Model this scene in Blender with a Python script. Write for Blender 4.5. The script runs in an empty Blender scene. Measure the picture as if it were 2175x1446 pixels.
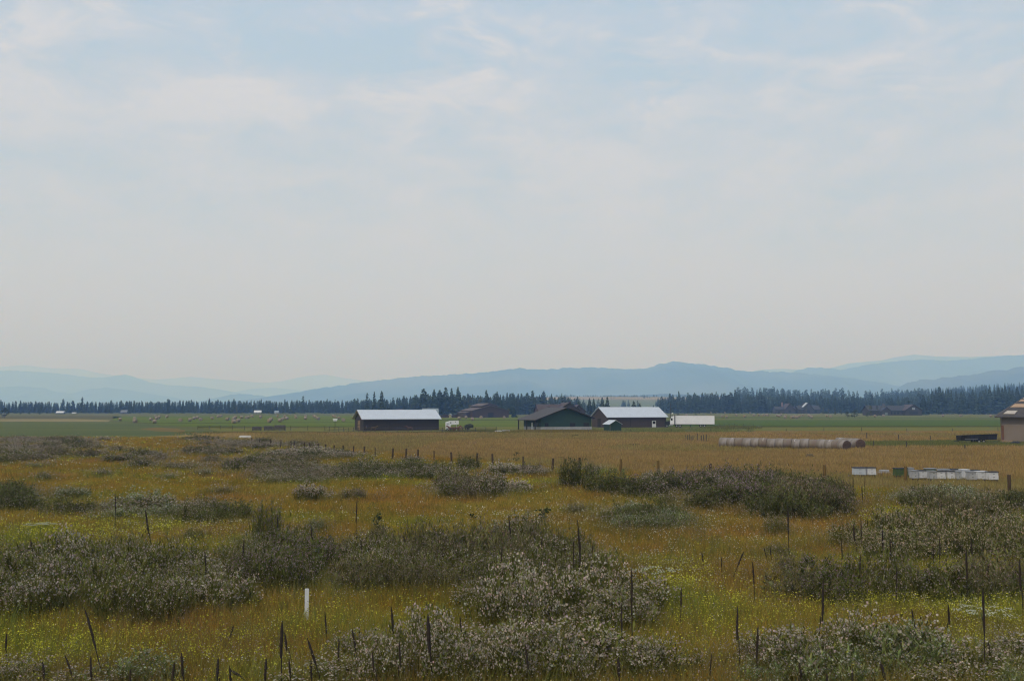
import bpy, math, random
import numpy as np
from mathutils import Vector, Matrix, noise as mnoise

random.seed(7)
rng = np.random.default_rng(11)
S = bpy.context.scene
COL = S.collection
R = math.radians

# ------------------------------------------------------------------ camera
EYE = 7.0                      # the photograph is taken from a raised line, 7 m above the plain
F = 2115.0                     # focal length in photo pixels (35 mm on a 36 mm sensor)
HY = 865.0                     # photo row of the horizon
ALPHA = math.atan((HY - 723.0) / F)
cam_d = bpy.data.cameras.new('camera')
cam = bpy.data.objects.new('camera', cam_d)
COL.objects.link(cam)
cam_d.sensor_width = 36.0
cam_d.lens = 36.0 * F / 2175.0
cam_d.clip_start = 0.1
cam_d.clip_end = 120000.0
cam.location = (0, 0, EYE)
cam.rotation_euler = (R(90) + ALPHA, 0, 0)
S.camera = cam

# ------------------------------------------------------------------ world, sun, exposure
SUN_EL, SUN_AZ = R(48), R(-142)        # azimuth from +Y towards +X: the sun is high, behind and to the left
CLOUD_BANKS = [(480, 95, 150, 60, -0.16), (760, 110, 190, 60, -0.18), (930, 130, 130, 30, -0.12), (1310, 100, 110, 60, -0.12), (900, 70, 200, 40, -0.06),
               (520, 165, 110, 40, 0.14), (850, 195, 330, 45, 0.14), (320, 170, 90, 45, 0.10), (1110, 40, 220, 60, 0.12), (720, 30, 120, 40, 0.10),
               (60, 240, 150, 70, 0.10), (60, 50, 70, 40, 0.10), (280, 350, 110, 22, 0.08), (1430, 190, 70, 50, 0.13), (1250, 335, 170, 50, 0.10),
               (1350, 440, 110, 30, 0.06), (860, 450, 100, 30, 0.05), (1910, 280, 70, 45, 0.10), (1760, 240, 90, 30, 0.05), (560, 260, 200, 40, 0.04), (1800, 120, 400, 120, 0.01), (850, 330, 300, 60, -0.05)]
sun_dir = Vector((math.sin(SUN_AZ) * math.cos(SUN_EL), math.cos(SUN_AZ) * math.cos(SUN_EL), math.sin(SUN_EL)))
W = bpy.data.worlds.new('World')
S.world = W
W.use_nodes = True
nt = W.node_tree
nt.nodes.clear()
NN = nt.nodes.new
LK = nt.links.new


def wmath(op, a, b=None, clamp=False):
    n = NN('ShaderNodeMath')
    n.operation = op
    n.use_clamp = clamp
    for i, v in enumerate((a, b)):
        if v is None:
            continue
        if isinstance(v, (int, float)):
            n.inputs[i].default_value = v
        else:
            LK(v, n.inputs[i])
    return n.outputs[0]


def wmix(f, a, b):
    n = NN('ShaderNodeMix')
    n.data_type = 'RGBA'
    for s, v in ((n.inputs[0], f), (n.inputs[6], a), (n.inputs[7], b)):
        if isinstance(v, (int, float)):
            s.default_value = v
        elif isinstance(v, tuple):
            s.default_value = (*v, 1)
        else:
            LK(v, s)
    return n.outputs[2]


def wramp(f, stops):
    n = NN('ShaderNodeValToRGB')
    cr = n.color_ramp
    cr.interpolation = 'EASE'
    while len(cr.elements) < len(stops):
        cr.elements.new(0.5)
    for e, (p, v) in zip(cr.elements, stops):
        e.position = p
        e.color = (v, v, v, 1) if not isinstance(v, tuple) else (*v, 1)
    LK(f, n.inputs[0])
    return n.outputs[0]


tc = NN('ShaderNodeTexCoord')
sep = NN('ShaderNodeSeparateXYZ')
LK(tc.outputs['Generated'], sep.inputs[0])
sky = NN('ShaderNodeTexSky')
sky.sky_type = 'NISHITA'
sky.sun_disc = False
sky.sun_elevation = SUN_EL
sky.sun_rotation = SUN_AZ
sky.dust_density = 4.0
sky.air_density = 1.0
# the sky texture is physically bright: 0.09 of it
skys = NN('ShaderNodeVectorMath')
skys.operation = 'SCALE'
LK(sky.outputs[0], skys.inputs[0])
skys.inputs['Scale'].default_value = 0.085
# smoke veil by elevation, then thin clouds on a flat layer above
zc = wmath('MAXIMUM', sep.outputs[2], 0.0)
veil = wramp(zc, [(0.0, (0.775, 0.825, 0.97)), (0.10, (0.725, 0.78, 0.89)), (0.24, (0.635, 0.71, 0.82)), (0.45, (0.59, 0.72, 0.93)), (1.0, (0.72, 0.97, 1.50))])
veil_f = wramp(zc, [(0.0, 0.97), (0.2, 0.92), (0.45, 0.80), (1.0, 0.75)])
base = wmix(veil_f, skys.outputs[0], veil)
den = wmath('ADD', zc, 0.16)
px_ = wmath('DIVIDE', sep.outputs[0], den)
py_ = wmath('DIVIDE', sep.outputs[1], den)
cmb = NN('ShaderNodeCombineXYZ')
LK(px_, cmb.inputs[0])
LK(py_, cmb.inputs[1])
cmb.inputs[2].default_value = 3.7


def wnoise(vec, scale, detail, rough, dist, off, squash=(1, 1, 1)):
    mp = NN('ShaderNodeMapping')
    LK(vec, mp.inputs[0])
    mp.inputs['Location'].default_value = off
    mp.inputs['Scale'].default_value = squash
    n = NN('ShaderNodeTexNoise')
    LK(mp.outputs[0], n.inputs['Vector'])
    n.inputs['Scale'].default_value = scale
    n.inputs['Detail'].default_value = detail
    n.inputs['Roughness'].default_value = rough
    n.inputs['Distortion'].default_value = dist
    return n.outputs[0]


n_big = wnoise(cmb.outputs[0], 1.05, 3.0, 0.5, 0.3, (4.1, 1.7, 0))
n_fine = wnoise(cmb.outputs[0], 3.2, 9.0, 0.62, 0.6, (0.4, 2.2, 0))
n_wisp = wnoise(cmb.outputs[0], 7.5, 6.0, 0.6, 0.9, (7.3, 0.2, 1.0))
n_puff = wnoise(tc.outputs['Generated'], 15.0, 9.0, 0.66, 0.5, (2.3, 0.6, 0.9), (0.75, 0.75, 2.1))
# where the sky has its larger banks (+) and gaps (-): bearing and rise seen from the plain, ragged by noise
yv = wmath('MAXIMUM', sep.outputs[1], 0.15)
uu = wmath('ADD', wmath('DIVIDE', sep.outputs[0], yv), wmath('MULTIPLY', wmath('SUBTRACT', n_puff, 0.5), 0.20))
vv = wmath('ADD', wmath('DIVIDE', sep.outputs[2], yv), wmath('MULTIPLY', wmath('SUBTRACT', n_wisp, 0.5), 0.06))
banks = None
for (bx, by, sx, sy, amp) in CLOUD_BANKS:
    u0 = (bx - 1087.5) / F
    v0 = (HY - by) / F
    a = wmath('DIVIDE', wmath('SUBTRACT', uu, u0), sx / F)
    b = wmath('DIVIDE', wmath('SUBTRACT', vv, v0), sy / F)
    g = wmath('MULTIPLY', wmath('EXPONENT', wmath('MULTIPLY', wmath('ADD', wmath('MULTIPLY', a, a), wmath('MULTIPLY', b, b)), -1.0)), amp)
    g = wmath('MULTIPLY', g, 0.85)
    banks = g if banks is None else wmath('ADD', banks, g)
csum = wmath('ADD', wmath('ADD', wmath('MULTIPLY', n_big, 0.32), wmath('MULTIPLY', n_puff, 0.80)), wmath('ADD', wmath('MULTIPLY', n_fine, 0.20), wmath('MULTIPLY', n_wisp, 0.08)))
csum = wmath('ADD', csum, banks)
c_hi = wramp(csum, [(0.655, 0.0), (0.86, 1.0)])
c_gap = wramp(csum, [(0.535, 1.0), (0.70, 0.0)])
el_f = wramp(zc, [(0.06, 0.0), (0.22, 0.6), (0.33, 1.0)])
c_hi = wmath('MULTIPLY', wmath('MULTIPLY', c_hi, el_f), 0.8)
c_gap = wmath('MULTIPLY', wmath('MULTIPLY', c_gap, el_f), 0.6)
col = wmix(c_gap, base, (0.42, 0.59, 0.79))
col = wmix(c_hi, col, (0.76, 0.765, 0.80))
bg = NN('ShaderNodeBackground')
LK(col, bg.inputs[0])
bg.inputs[1].default_value = 1.0
wo = NN('ShaderNodeOutputWorld')
LK(bg.outputs[0], wo.inputs[0])

sun_l = bpy.data.lights.new('sun', 'SUN')
sun_l.energy = 1.9
sun_l.angle = R(10)
sun_l.color = (1.0, 0.97, 0.93)
sun = bpy.data.objects.new('sun', sun_l)
COL.objects.link(sun)
sun.location = sun_dir * 200
sun.rotation_euler = sun_dir.to_track_quat('Z', 'Y').to_euler()

S.view_settings.view_transform = 'Standard'
S.view_settings.look = 'None'
S.view_settings.exposure = 0.0
S.view_settings.gamma = 1.0
S.render.engine = 'CYCLES'
S.cycles.max_bounces = 6
S.cycles.diffuse_bounces = 3
S.cycles.volume_bounces = 4
S.cycles.transmission_bounces = 2
S.cycles.use_denoising = True
S.cycles.filter_width = 1.2
try:
    S.cycles.denoiser = 'OPENIMAGEDENOISE'
    S.cycles.denoising_input_passes = 'RGB_ALBEDO_NORMAL'
except Exception:
    pass

# ------------------------------------------------------------------ helpers
CA, SA = math.cos(ALPHA), math.sin(ALPHA)


def ray(px, py):
    u = (px - 1087.5) / F
    v = (723.0 - py) / F
    return u, CA - v * SA, SA + v * CA


def G(px, py, z=0.0):
    """ground point under a photo pixel"""
    a, b, c = ray(px, py)
    t = (z - EYE) / c
    return Vector((a * t, b * t, z))


def P(px, py, Y):
    """point on a photo pixel's line at the distance Y along the view"""
    a, b, c = ray(px, py)
    t = Y / b
    return Vector((a * t, Y, EYE + c * t))


def DY(py, z=0.0):
    return G(1087.5, py, z).y


def link(o, parent=None):
    COL.objects.link(o)
    if parent is not None:
        o.parent = parent
    return o


def tag(o, label=None, cat=None, group=None, kind=None):
    if label:
        o['label'] = label
    if cat:
        o['category'] = cat
    if group:
        o['group'] = group
    if kind:
        o['kind'] = kind
    return o


def empty(name, loc, rz=0.0, label=None, cat=None, group=None):
    o = bpy.data.objects.new(name, None)
    link(o)
    o.empty_display_size = 0.3
    o.location = loc
    o.rotation_euler = (0, 0, rz)
    return tag(o, label, cat, group)


def np_mesh(name, verts, faces, mats, cols=None, mat_idx=None, smooth=False):
    """faces: int array (n,3) or (n,4)"""
    verts = np.asarray(verts, dtype=np.float32)
    faces = np.asarray(faces, dtype=np.int32)
    k = faces.shape[1]
    me = bpy.data.meshes.new(name)
    me.vertices.add(len(verts))
    me.vertices.foreach_set('co', verts.ravel())
    me.loops.add(faces.size)
    me.loops.foreach_set('vertex_index', faces.ravel())
    me.polygons.add(len(faces))
    me.polygons.foreach_set('loop_start', np.arange(0, faces.size, k, dtype=np.int32))
    if mat_idx is not None:
        me.polygons.foreach_set('material_index', np.asarray(mat_idx, dtype=np.int32))
    if smooth:
        me.polygons.foreach_set('use_smooth', np.ones(len(faces), dtype=bool))
    me.update(calc_edges=True)
    if cols is not None:
        a = me.color_attributes.new('tint', 'FLOAT_COLOR', 'POINT')
        c4 = np.ones((len(verts), 4), dtype=np.float32)
        c4[:, :3] = cols
        a.data.foreach_set('color', c4.ravel())
    for m in (mats if isinstance(mats, (list, tuple)) else [mats]):
        me.materials.append(m)
    return me


class MB:
    """collects polygons and links them as ONE mesh object"""

    def __init__(self):
        self.v, self.f = [], []

    def poly(self, pts):
        i = len(self.v)
        self.v += [tuple(p) for p in pts]
        self.f.append(tuple(range(i, i + len(pts))))
        return self

    def prism(self, pts, d):
        """closed prism: polygon pts extruded by vector d"""
        n = len(pts)
        i = len(self.v)
        d = Vector(d)
        self.v += [tuple(Vector(p)) for p in pts] + [tuple(Vector(p) + d) for p in pts]
        self.f.append(tuple(range(i, i + n))[::-1])
        self.f.append(tuple(range(i + n, i + 2 * n)))
        for k in range(n):
            self.f.append((i + k, i + (k + 1) % n, i + n + (k + 1) % n, i + n + k))
        return self

    def box(self, x0, x1, y0, y1, z0, z1):
        return self.prism([(x0, y0, z0), (x1, y0, z0), (x1, y1, z0), (x0, y1, z0)], (0, 0, z1 - z0))

    def cyl(self, a, b, r0, r1=None, n=10):
        r1 = r0 if r1 is None else r1
        a, b = Vector(a), Vector(b)
        ax = (b - a).normalized()
        s = ax.orthogonal().normalized()
        t = ax.cross(s)
        i = len(self.v)
        for c, r in ((a, r0), (b, r1)):
            for k in range(n):
                an = 2 * math.pi * k / n
                self.v.append(tuple(c + (s * math.cos(an) + t * math.sin(an)) * r))
        self.f.append(tuple(range(i, i + n))[::-1])
        self.f.append(tuple(range(i + n, i + 2 * n)))
        for k in range(n):
            self.f.append((i + k, i + (k + 1) % n, i + n + (k + 1) % n, i + n + k))
        return self

    def mesh(self, name, m):
        me = bpy.data.meshes.new(name)
        me.from_pydata(self.v, [], self.f)
        me.update()
        me.materials.append(m)
        return me

    def build(self, name, m, parent=None, loc=None):
        o = bpy.data.objects.new(name, self.mesh(name, m))
        link(o, parent)
        if loc is not None:
            o.location = loc
        return o


def obj(name, me, parent=None, loc=(0, 0, 0), rz=0.0):
    o = bpy.data.objects.new(name, me)
    link(o, parent)
    o.location = loc
    o.rotation_euler = (0, 0, rz)
    return o


# ------------------------------------------------------------------ materials
MATS = {}


def mat(name, c1, c2=None, scale=1.0, detail=4.0, rough=0.85, bump=0.0, stretch=(1, 1, 1), coords='Object', lo=0.35, hi=0.65, spec=0.2, metal=0.0, c3=None, scale3=0.1):
    m = bpy.data.materials.new(name)
    m.use_nodes = True
    t = m.node_tree
    b = t.nodes['Principled BSDF']
    b.inputs['Roughness'].default_value = rough
    b.inputs['Specular IOR Level'].default_value = spec
    b.inputs['Metallic'].default_value = metal
    if c2 is None:
        c2 = tuple(x * 0.8 for x in c1)
    g = t.nodes.new('ShaderNodeTexCoord')
    mp = t.nodes.new('ShaderNodeMapping')
    mp.inputs['Scale'].default_value = stretch
    t.links.new(g.outputs[coords], mp.inputs[0])
    n = t.nodes.new('ShaderNodeTexNoise')
    n.inputs['Scale'].default_value = scale
    n.inputs['Detail'].default_value = detail
    n.inputs['Roughness'].default_value = 0.6
    t.links.new(mp.outputs[0], n.inputs['Vector'])
    rp = t.nodes.new('ShaderNodeValToRGB')
    rp.color_ramp.elements[0].position = lo
    rp.color_ramp.elements[1].position = hi
    rp.color_ramp.elements[0].color = (*c1, 1)
    rp.color_ramp.elements[1].color = (*c2, 1)
    t.links.new(n.outputs[0], rp.inputs[0])
    out = rp.outputs[0]
    if c3 is not None:
        n2 = t.nodes.new('ShaderNodeTexNoise')
        n2.inputs['Scale'].default_value = scale3
        n2.inputs['Detail'].default_value = 5
        t.links.new(mp.outputs[0], n2.inputs['Vector'])
        r2 = t.nodes.new('ShaderNodeValToRGB')
        r2.color_ramp.elements[0].position = 0.48
        r2.color_ramp.elements[1].position = 0.62
        t.links.new(n2.outputs[0], r2.inputs[0])
        mx = t.nodes.new('ShaderNodeMix')
        mx.data_type = 'RGBA'
        t.links.new(r2.outputs[0], mx.inputs[0])
        t.links.new(out, mx.inputs[6])
        mx.inputs[7].default_value = (*c3, 1)
        out = mx.outputs[2]
    t.links.new(out, b.inputs['Base Color'])
    if bump:
        bp = t.nodes.new('ShaderNodeBump')
        bp.inputs['Strength'].default_value = bump
        bp.inputs['Distance'].default_value = 0.1
        t.links.new(n.outputs[0], bp.inputs['Height'])
        t.links.new(bp.outputs[0], b.inputs['Normal'])
    MATS[name] = m
    return m


def leaf_mat(name, translucent=0.25, gain=1.0):
    """plant matter: colour from the mesh's own tint, a little light passing through"""
    m = bpy.data.materials.new(name)
    m.use_nodes = True
    t = m.node_tree
    t.nodes.clear()
    a = t.nodes.new('ShaderNodeAttribute')
    a.attribute_name = 'tint'
    oi = t.nodes.new('ShaderNodeObjectInfo')
    h = t.nodes.new('ShaderNodeHueSaturation')
    mr = t.nodes.new('ShaderNodeMapRange')
    mr.inputs['To Min'].default_value = 0.82 * gain
    mr.inputs['To Max'].default_value = 1.18 * gain
    t.links.new(oi.outputs['Random'], mr.inputs[0])
    t.links.new(mr.outputs[0], h.inputs['Value'])
    t.links.new(a.outputs['Color'], h.inputs['Color'])
    d = t.nodes.new('ShaderNodeBsdfDiffuse')
    tr = t.nodes.new('ShaderNodeBsdfTranslucent')
    mx = t.nodes.new('ShaderNodeMixShader')
    mx.inputs[0].default_value = translucent
    t.links.new(h.outputs[0], d.inputs[0])
    t.links.new(h.outputs[0], tr.inputs[0])
    t.links.new(d.outputs[0], mx.inputs[1])
    t.links.new(tr.outputs[0], mx.inputs[2])
    o = t.nodes.new('ShaderNodeOutputMaterial')
    t.links.new(mx.outputs[0], o.inputs[0])
    MATS[name] = m
    return m


def siding(name, c, pitch=0.3, vertical=True, rough=0.7, spec=0.25, metal=0.0, weather=0.15):
    """boards or ribbed metal: fine lines as a bump, weathering in broad soft patches"""
    m = mat(name, c, tuple(x * (1 - weather) for x in c), scale=0.5, detail=6, rough=rough, spec=spec, metal=metal, lo=0.3, hi=0.7)
    t = m.node_tree
    b = t.nodes['Principled BSDF']
    g = t.nodes.new('ShaderNodeTexCoord')
    sp = t.nodes.new('ShaderNodeSeparateXYZ')
    t.links.new(g.outputs['Object'], sp.inputs[0])
    ad = t.nodes.new('ShaderNodeMath')
    ad.operation = 'ADD'
    if vertical:
        t.links.new(sp.outputs[0], ad.inputs[0])
        t.links.new(sp.outputs[1], ad.inputs[1])
    else:
        t.links.new(sp.outputs[2], ad.inputs[0])
        ad.inputs[1].default_value = 0
    ml = t.nodes.new('ShaderNodeMath')
    ml.operation = 'MULTIPLY'
    t.links.new(ad.outputs[0], ml.inputs[0])
    ml.inputs[1].default_value = 1.0 / pitch
    fr = t.nodes.new('ShaderNodeMath')
    fr.operation = 'PINGPONG'
    t.links.new(ml.outputs[0], fr.inputs[0])
    fr.inputs[1].default_value = 0.5
    bp = t.nodes.new('ShaderNodeBump')
    bp.inputs['Strength'].default_value = 0.5
    bp.inputs['Distance'].default_value = 0.06
    t.links.new(fr.outputs[0], bp.inputs['Height'])
    t.links.new(bp.outputs[0], b.inputs['Normal'])
    return m


M_ground = mat('valley ground', (0.085, 0.095, 0.035), (0.13, 0.12, 0.05), scale=0.004, detail=8, coords='Object', spec=0.0)
M_meadow = mat('meadow soil and thatch', (0.075, 0.062, 0.016), (0.15, 0.105, 0.022), scale=0.35, detail=8, bump=0.4, c3=(0.085, 0.085, 0.022), scale3=0.06, spec=0.0)
M_gold = mat('ripe grass field', (0.185, 0.112, 0.038), (0.225, 0.14, 0.05), scale=0.12, detail=9, stretch=(0.35, 1, 1), bump=0.3, c3=(0.17, 0.115, 0.036), scale3=0.018, spec=0.0)
M_pasture = mat('blue green pasture', (0.082, 0.100, 0.044), (0.112, 0.12, 0.046), scale=0.03, detail=7, stretch=(0.2, 1, 1), spec=0.0)
M_green = mat('mown green field', (0.092, 0.122, 0.028), (0.116, 0.140, 0.034), scale=0.015, detail=6, stretch=(0.15, 1, 1), c3=(0.125, 0.13, 0.028), scale3=0.006, spec=0.0)
M_green2 = mat('deep green field', (0.066, 0.098, 0.027), (0.082, 0.110, 0.03), scale=0.015, detail=6, stretch=(0.15, 1, 1), spec=0.0)
M_olive = mat('olive rough pasture', (0.15, 0.135, 0.042), (0.125, 0.13, 0.04), scale=0.03, detail=7, stretch=(0.2, 1, 1), spec=0.0)
M_tan = mat('tan stubble', (0.24, 0.19, 0.095), (0.19, 0.165, 0.08), scale=0.02, detail=6, stretch=(0.2, 1, 1), spec=0.0)
M_drygreen = mat('half dry field', (0.115, 0.115, 0.042), (0.09, 0.108, 0.03), scale=0.012, detail=7, stretch=(0.15, 1, 1), c3=(0.155, 0.14, 0.065), scale3=0.008, spec=0.0)
M_ditch = mat('ditch weeds', (0.045, 0.055, 0.018), (0.07, 0.07, 0.026), scale=0.1, detail=6, spec=0.0)
M_brownfield = mat('brown fallow', (0.115, 0.095, 0.05), (0.10, 0.10, 0.05), scale=0.02, detail=6, stretch=(0.2, 1, 1), spec=0.0)
M_mountain = mat('forested mountain', (0.028, 0.045, 0.03), (0.05, 0.07, 0.042), scale=0.0012, detail=10, c3=(0.10, 0.11, 0.06), scale3=0.0006, spec=0.0)
M_farcrop = mat('far grain field', (0.30, 0.215, 0.11), (0.25, 0.20, 0.10), scale=0.004, detail=5, spec=0.0)
M_leaf = leaf_mat('weed foliage', 0.25)
M_bloom = leaf_mat('weed seed heads', 0.3)
M_grass = leaf_mat('grass and meadow flowers', 0.3)
M_needle = leaf_mat('conifer needles', 0.1)
M_bark = mat('conifer bark', (0.09, 0.06, 0.045), (0.05, 0.038, 0.03), scale=2.0)

# ------------------------------------------------------------------ the ground and the fields
def sheet(name, pts, z, m, step=None):
    me = bpy.data.meshes.new(name)
    me.from_pydata([(p[0], p[1], z) for p in pts], [], [tuple(range(len(pts)))])
    me.update()
    me.materials.append(m)
    o = obj(name, me)
    return tag(o, kind='structure')


sheet('ground', [(-60000, -4000), (60000, -4000), (60000, 60000), (-60000, 60000)], 0.0, M_ground)


def field(name, px, z, m, label=None):
    o = sheet(name, [G(a, b) for a, b in px], z, m)
    if label:
        o['label'] = label
    return o


# line of the near fence, as ground pixels
FENCE_LINE = [(440, 930), (560, 935), (620, 944), (700, 953), (835, 964), (958, 975), (1045, 981), (1231, 995), (1319, 1003), (1610, 1022), (1751, 1034), (1923, 1045), (2143, 1062), (2600, 1096)]
near_edge = [Vector((90, 12, 0)), Vector((-90, 12, 0))]
mp_ = [G(a, b) for a, b in [(-700, 932), (200, 932)] + FENCE_LINE]
sheet('meadow', [(p.x, p.y) for p in mp_] + [(140, 60), (120, -60), (-120, -60), (-200, 60)], 0.02, M_meadow)
gf = [(520, 919.5), (800, 920), (1100, 919.5), (1340, 918), (1510, 915.5), (1900, 915), (2300, 914.5), (2700, 915)]
field('golden_field', gf + FENCE_LINE[::-1], 0.03, M_gold)
field('pasture', [(-700, 895), (230, 896), (300, 898), (350, 906), (420, 914), (470, 918), (440, 930), (200, 931.5), (-700, 931.5)], 0.04, M_pasture)
field('tan_strip', [(-700, 890), (150, 889.5), (235, 892), (230, 895.7), (-700, 894.7)], 0.04, M_tan)
field('brown_strip', [(-700, 883), (230, 883), (260, 886), (235, 889), (-700, 889.3)], 0.04, M_brownfield)
field('dry_patch', [(296, 911), (330, 908), (375, 910), (395, 914), (390, 918), (330, 916)], 0.07, mat('orange dry grass', spec=0.0, c1=(0.165, 0.115, 0.045), c2=(0.14, 0.11, 0.045), scale=0.05))
field('straw_verge', [(290, 930), (340, 926), (430, 923), (520, 923), (550, 929), (440, 931)], 0.07, mat('straw grass', spec=0.0, c1=(0.26, 0.19, 0.07), c2=(0.2, 0.15, 0.06), scale=0.05))
field('hay_field', [(240, 884), (600, 882.5), (1100, 882), (1100, 906), (1000, 905.5), (760, 905.5), (420, 906.5), (350, 904), (300, 897), (240, 893)], 0.04, M_green)
field('verge', [(420, 907), (760, 906), (1000, 906), (1110, 906), (1300, 911), (1530, 906.5), (2700, 906.3), (2700, 914.6), (2300, 914.3), (1900, 914.8), (1510, 915.2), (1340, 917.7), (1100, 919.2), (800, 919.7), (520, 919.2), (470, 917)], 0.04, M_olive)
field('green_strip', [(1400, 892), (1700, 892), (2700, 891), (2700, 905), (1400, 905.5)], 0.04, M_green2)
field('bale_field', [(1400, 877.5), (2700, 877.5), (2700, 890.8), (1700, 891.8), (1400, 891.8)], 0.04, M_drygreen)
field('ditch', [(420, 906.2), (760, 905.6), (760, 906.8), (420, 907.6)], 0.08, M_ditch)
field('ditch', [(250, 897.2), (330, 898.2), (500, 897.6), (760, 896.4), (760, 897.2), (500, 898.6), (330, 899.2)], 0.08, M_ditch)
field('ditch', [(1500, 905.2), (2700, 904.6), (2700, 906.4), (1500, 907.2)], 0.08, M_ditch)
field('ditch', [(935, 892), (1105, 891), (1105, 892.2), (935, 893.2)], 0.08, M_ditch)
field('green_patch', [(1820, 939), (2010, 934), (2175, 936), (2230, 943), (1990, 949), (1850, 946)], 0.07, M_green2)
field('ditch', [(430, 918.3), (760, 917.8), (1100, 918.2), (1100, 919.8), (760, 920.3), (430, 920.2)], 0.08, M_ditch)


def fbm(x, y, s, o=5):
    return mnoise.fractal(Vector((x * s, y * s, 1.3)), 1.0, 2.0, o)


def interp(prof, x):
    return float(np.interp(x, [p[0] for p in prof], [p[1] for p in prof]))


def ridge(name, prof, D, front, m, step=5.0, rough=6.0, spur=0.25, label=None, back=0.6):
    """a mountain range: crest traced at its own distance, slopes with spurs falling to the valley on both sides"""
    xs = np.arange(prof[0][0], prof[-1][0] + step, step)
    rows = 15
    brows = 4
    verts, faces = [], []
    n = len(xs)
    for i, px in enumerate(xs):
        py = interp(prof, px)
        yc = D * (1 + 0.03 * fbm(px, 3.0, 0.006, 3))
        c = P(px, py, yc)
        zc_ = max(c.z, 2.0) + rough * (fbm(c.x, 0, 0.012, 4)) * min(1, c.z / 150.0)
        for j in range(rows + brows):
            if j < rows:
                t = j / (rows - 1)
                y = yc - front * (1 - t)
                z = zc_ * (t ** 1.25)
                w = math.sin(math.pi * min(1, t)) ** 0.8
                z += spur * zc_ * w * fbm(c.x * 1.0, y * 0.45, 1.0 / (front * 0.35), 6)
            else:
                t = (j - rows + 1) / brows
                y = yc + front * back * t
                z = zc_ * (1 - t) ** 1.2 - 3
            verts.append((c.x, y, max(z, -0.5)))
    rr = rows + brows
    for i in range(n - 1):
        for j in range(rr - 1):
            a = i * rr + j
            faces.append((a, a + rr, a + rr + 1, a + 1))
    me = np_mesh(name, verts, faces, m, smooth=True)
    o = obj(name, me)
    tag(o, label, None, None, 'structure')
    return o


ridge('mountain', [(480, 862), (560, 846), (640, 832), (720, 818), (800, 808), (880, 800), (930, 796.5), (1000, 793), (1060, 787), (1110, 782), (1150, 785), (1240, 780), (1290, 781), (1330, 784), (1375, 782), (1400, 774), (1432, 768), (1480, 772), (1530, 779), (1570, 787), (1620, 789), (1700, 792), (1800, 802), (1900, 818), (1980, 832), (2080, 850), (2200, 862)], 11500, 3200, M_mountain, step=2.5, rough=13)
ridge('mountain', [(1500, 850), (1560, 825), (1620, 800), (1680, 790), (1715, 781), (1745, 781), (1790, 785), (1830, 777), (1870, 771), (1910, 766), (1960, 763), (2010, 766), (2070, 762), (2110, 757), (2145, 754), (2200, 754), (2320, 745), (2500, 760), (2700, 790)], 14500, 2600, M_mountain, step=3, rough=12)
ridge('mountain', [(1450, 835), (1560, 795), (1620, 785), (1660, 783), (1700, 785), (1760, 783), (1800, 772), (1840, 768), (1870, 766), (1900, 759), (1940, 753), (1990, 757), (2060, 758), (2120, 756), (2200, 760), (2400, 770), (2700, 790)], 22000, 5000, M_mountain, step=5)
ridge('mountain', [(1860, 850), (1890, 832), (1925, 815), (1955, 806), (2000, 803), (2050, 797), (2100, 790), (2175, 778), (2300, 762), (2450, 770), (2700, 800)], 8200, 2300, M_mountain, step=3, rough=12)
ridge('mountain', [(-500, 800), (-300, 770), (-120, 782), (0, 779), (50, 775.5), (110, 782), (170, 783), (210, 792), (260, 800), (330, 806), (370, 803), (405, 800), (450, 804), (500, 808), (560, 813), (600, 809), (640, 800), (690, 795), (740, 804), (800, 812), (900, 830), (1000, 850)], 33000, 6000, M_mountain, step=6)
ridge('mountain', [(-500, 810), (-300, 790), (-150, 795), (-60, 790), (20, 787), (90, 790), (150, 796), (195, 802), (225, 801), (250, 797), (268, 795), (290, 802), (320, 812), (370, 819), (420, 821), (480, 829), (540, 840), (600, 850), (680, 860)], 20500, 3800, M_mountain, step=4, rough=10)
ridge('mountain', [(420, 862), (460, 846), (490, 835), (530, 826), (580, 823), (630, 828), (680, 835), (740, 845), (800, 860)], 24500, 2500, M_mountain, step=4)
ridge('mountain', [(-500, 835), (-200, 815), (-60, 824), (40, 820), (90, 823), (120, 832), (150, 836), (190, 826), (225, 823), (270, 828), (320, 836), (380, 846), (440, 858)], 16500, 2600, M_mountain, step=4, rough=10)
ridge('mountain', [(400, 862), (450, 847), (490, 838), (520, 836.5), (560, 841), (600, 850), (660, 862)], 14000, 1500, M_mountain, step=3, rough=9)
# low wooded rise at the end of the gap in the trees, in front of the mountain
ridge('hill', [(1000, 862), (1130, 845), (1230, 842), (1330, 840), (1420, 836.5), (1500, 838), (1600, 846), (1750, 862)], 6200, 900, M_mountain, step=2, rough=10)


def terrain(name, x0, x1, y0, y1, zf, m, nx=60, ny=24):
    xs = np.linspace(x0, x1, nx)
    ys = np.linspace(y0, y1, ny)
    v = [(x, y, zf(x, y)) for x in xs for y in ys]
    f = [(i * ny + j, (i + 1) * ny + j, (i + 1) * ny + j + 1, i * ny + j + 1) for i in range(nx - 1) for j in range(ny - 1)]
    return tag(obj(name, np_mesh(name, v, f, m, smooth=True)), kind='structure')


def sm(a, b, x):
    t = max(0.0, min(1.0, (x - a) / (b - a)))
    return t * t * (3 - 2 * t)


def bench(x, y):
    return -0.4 + 40 * sm(1700, 3300, y) * sm(-400, 150, x) * (1 - sm(900, 1500, x)) + 2.0 * fbm(x, y, 0.004, 3) * sm(1700, 2300, y)


terrain('hillside', -500, 1600, 1650, 3300, bench, mat('hillside pasture', spec=0.0, c1=(0.15, 0.16, 0.075), c2=(0.12, 0.145, 0.06), scale=0.004, detail=5, c3=(0.2, 0.175, 0.09), scale3=0.002))


def wheat(x, y):
    return bench(x, min(y, 3290)) + 0.5


terrain('grain_field', 60, 900, 2750, 3290, wheat, M_farcrop, 40, 12)


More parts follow.
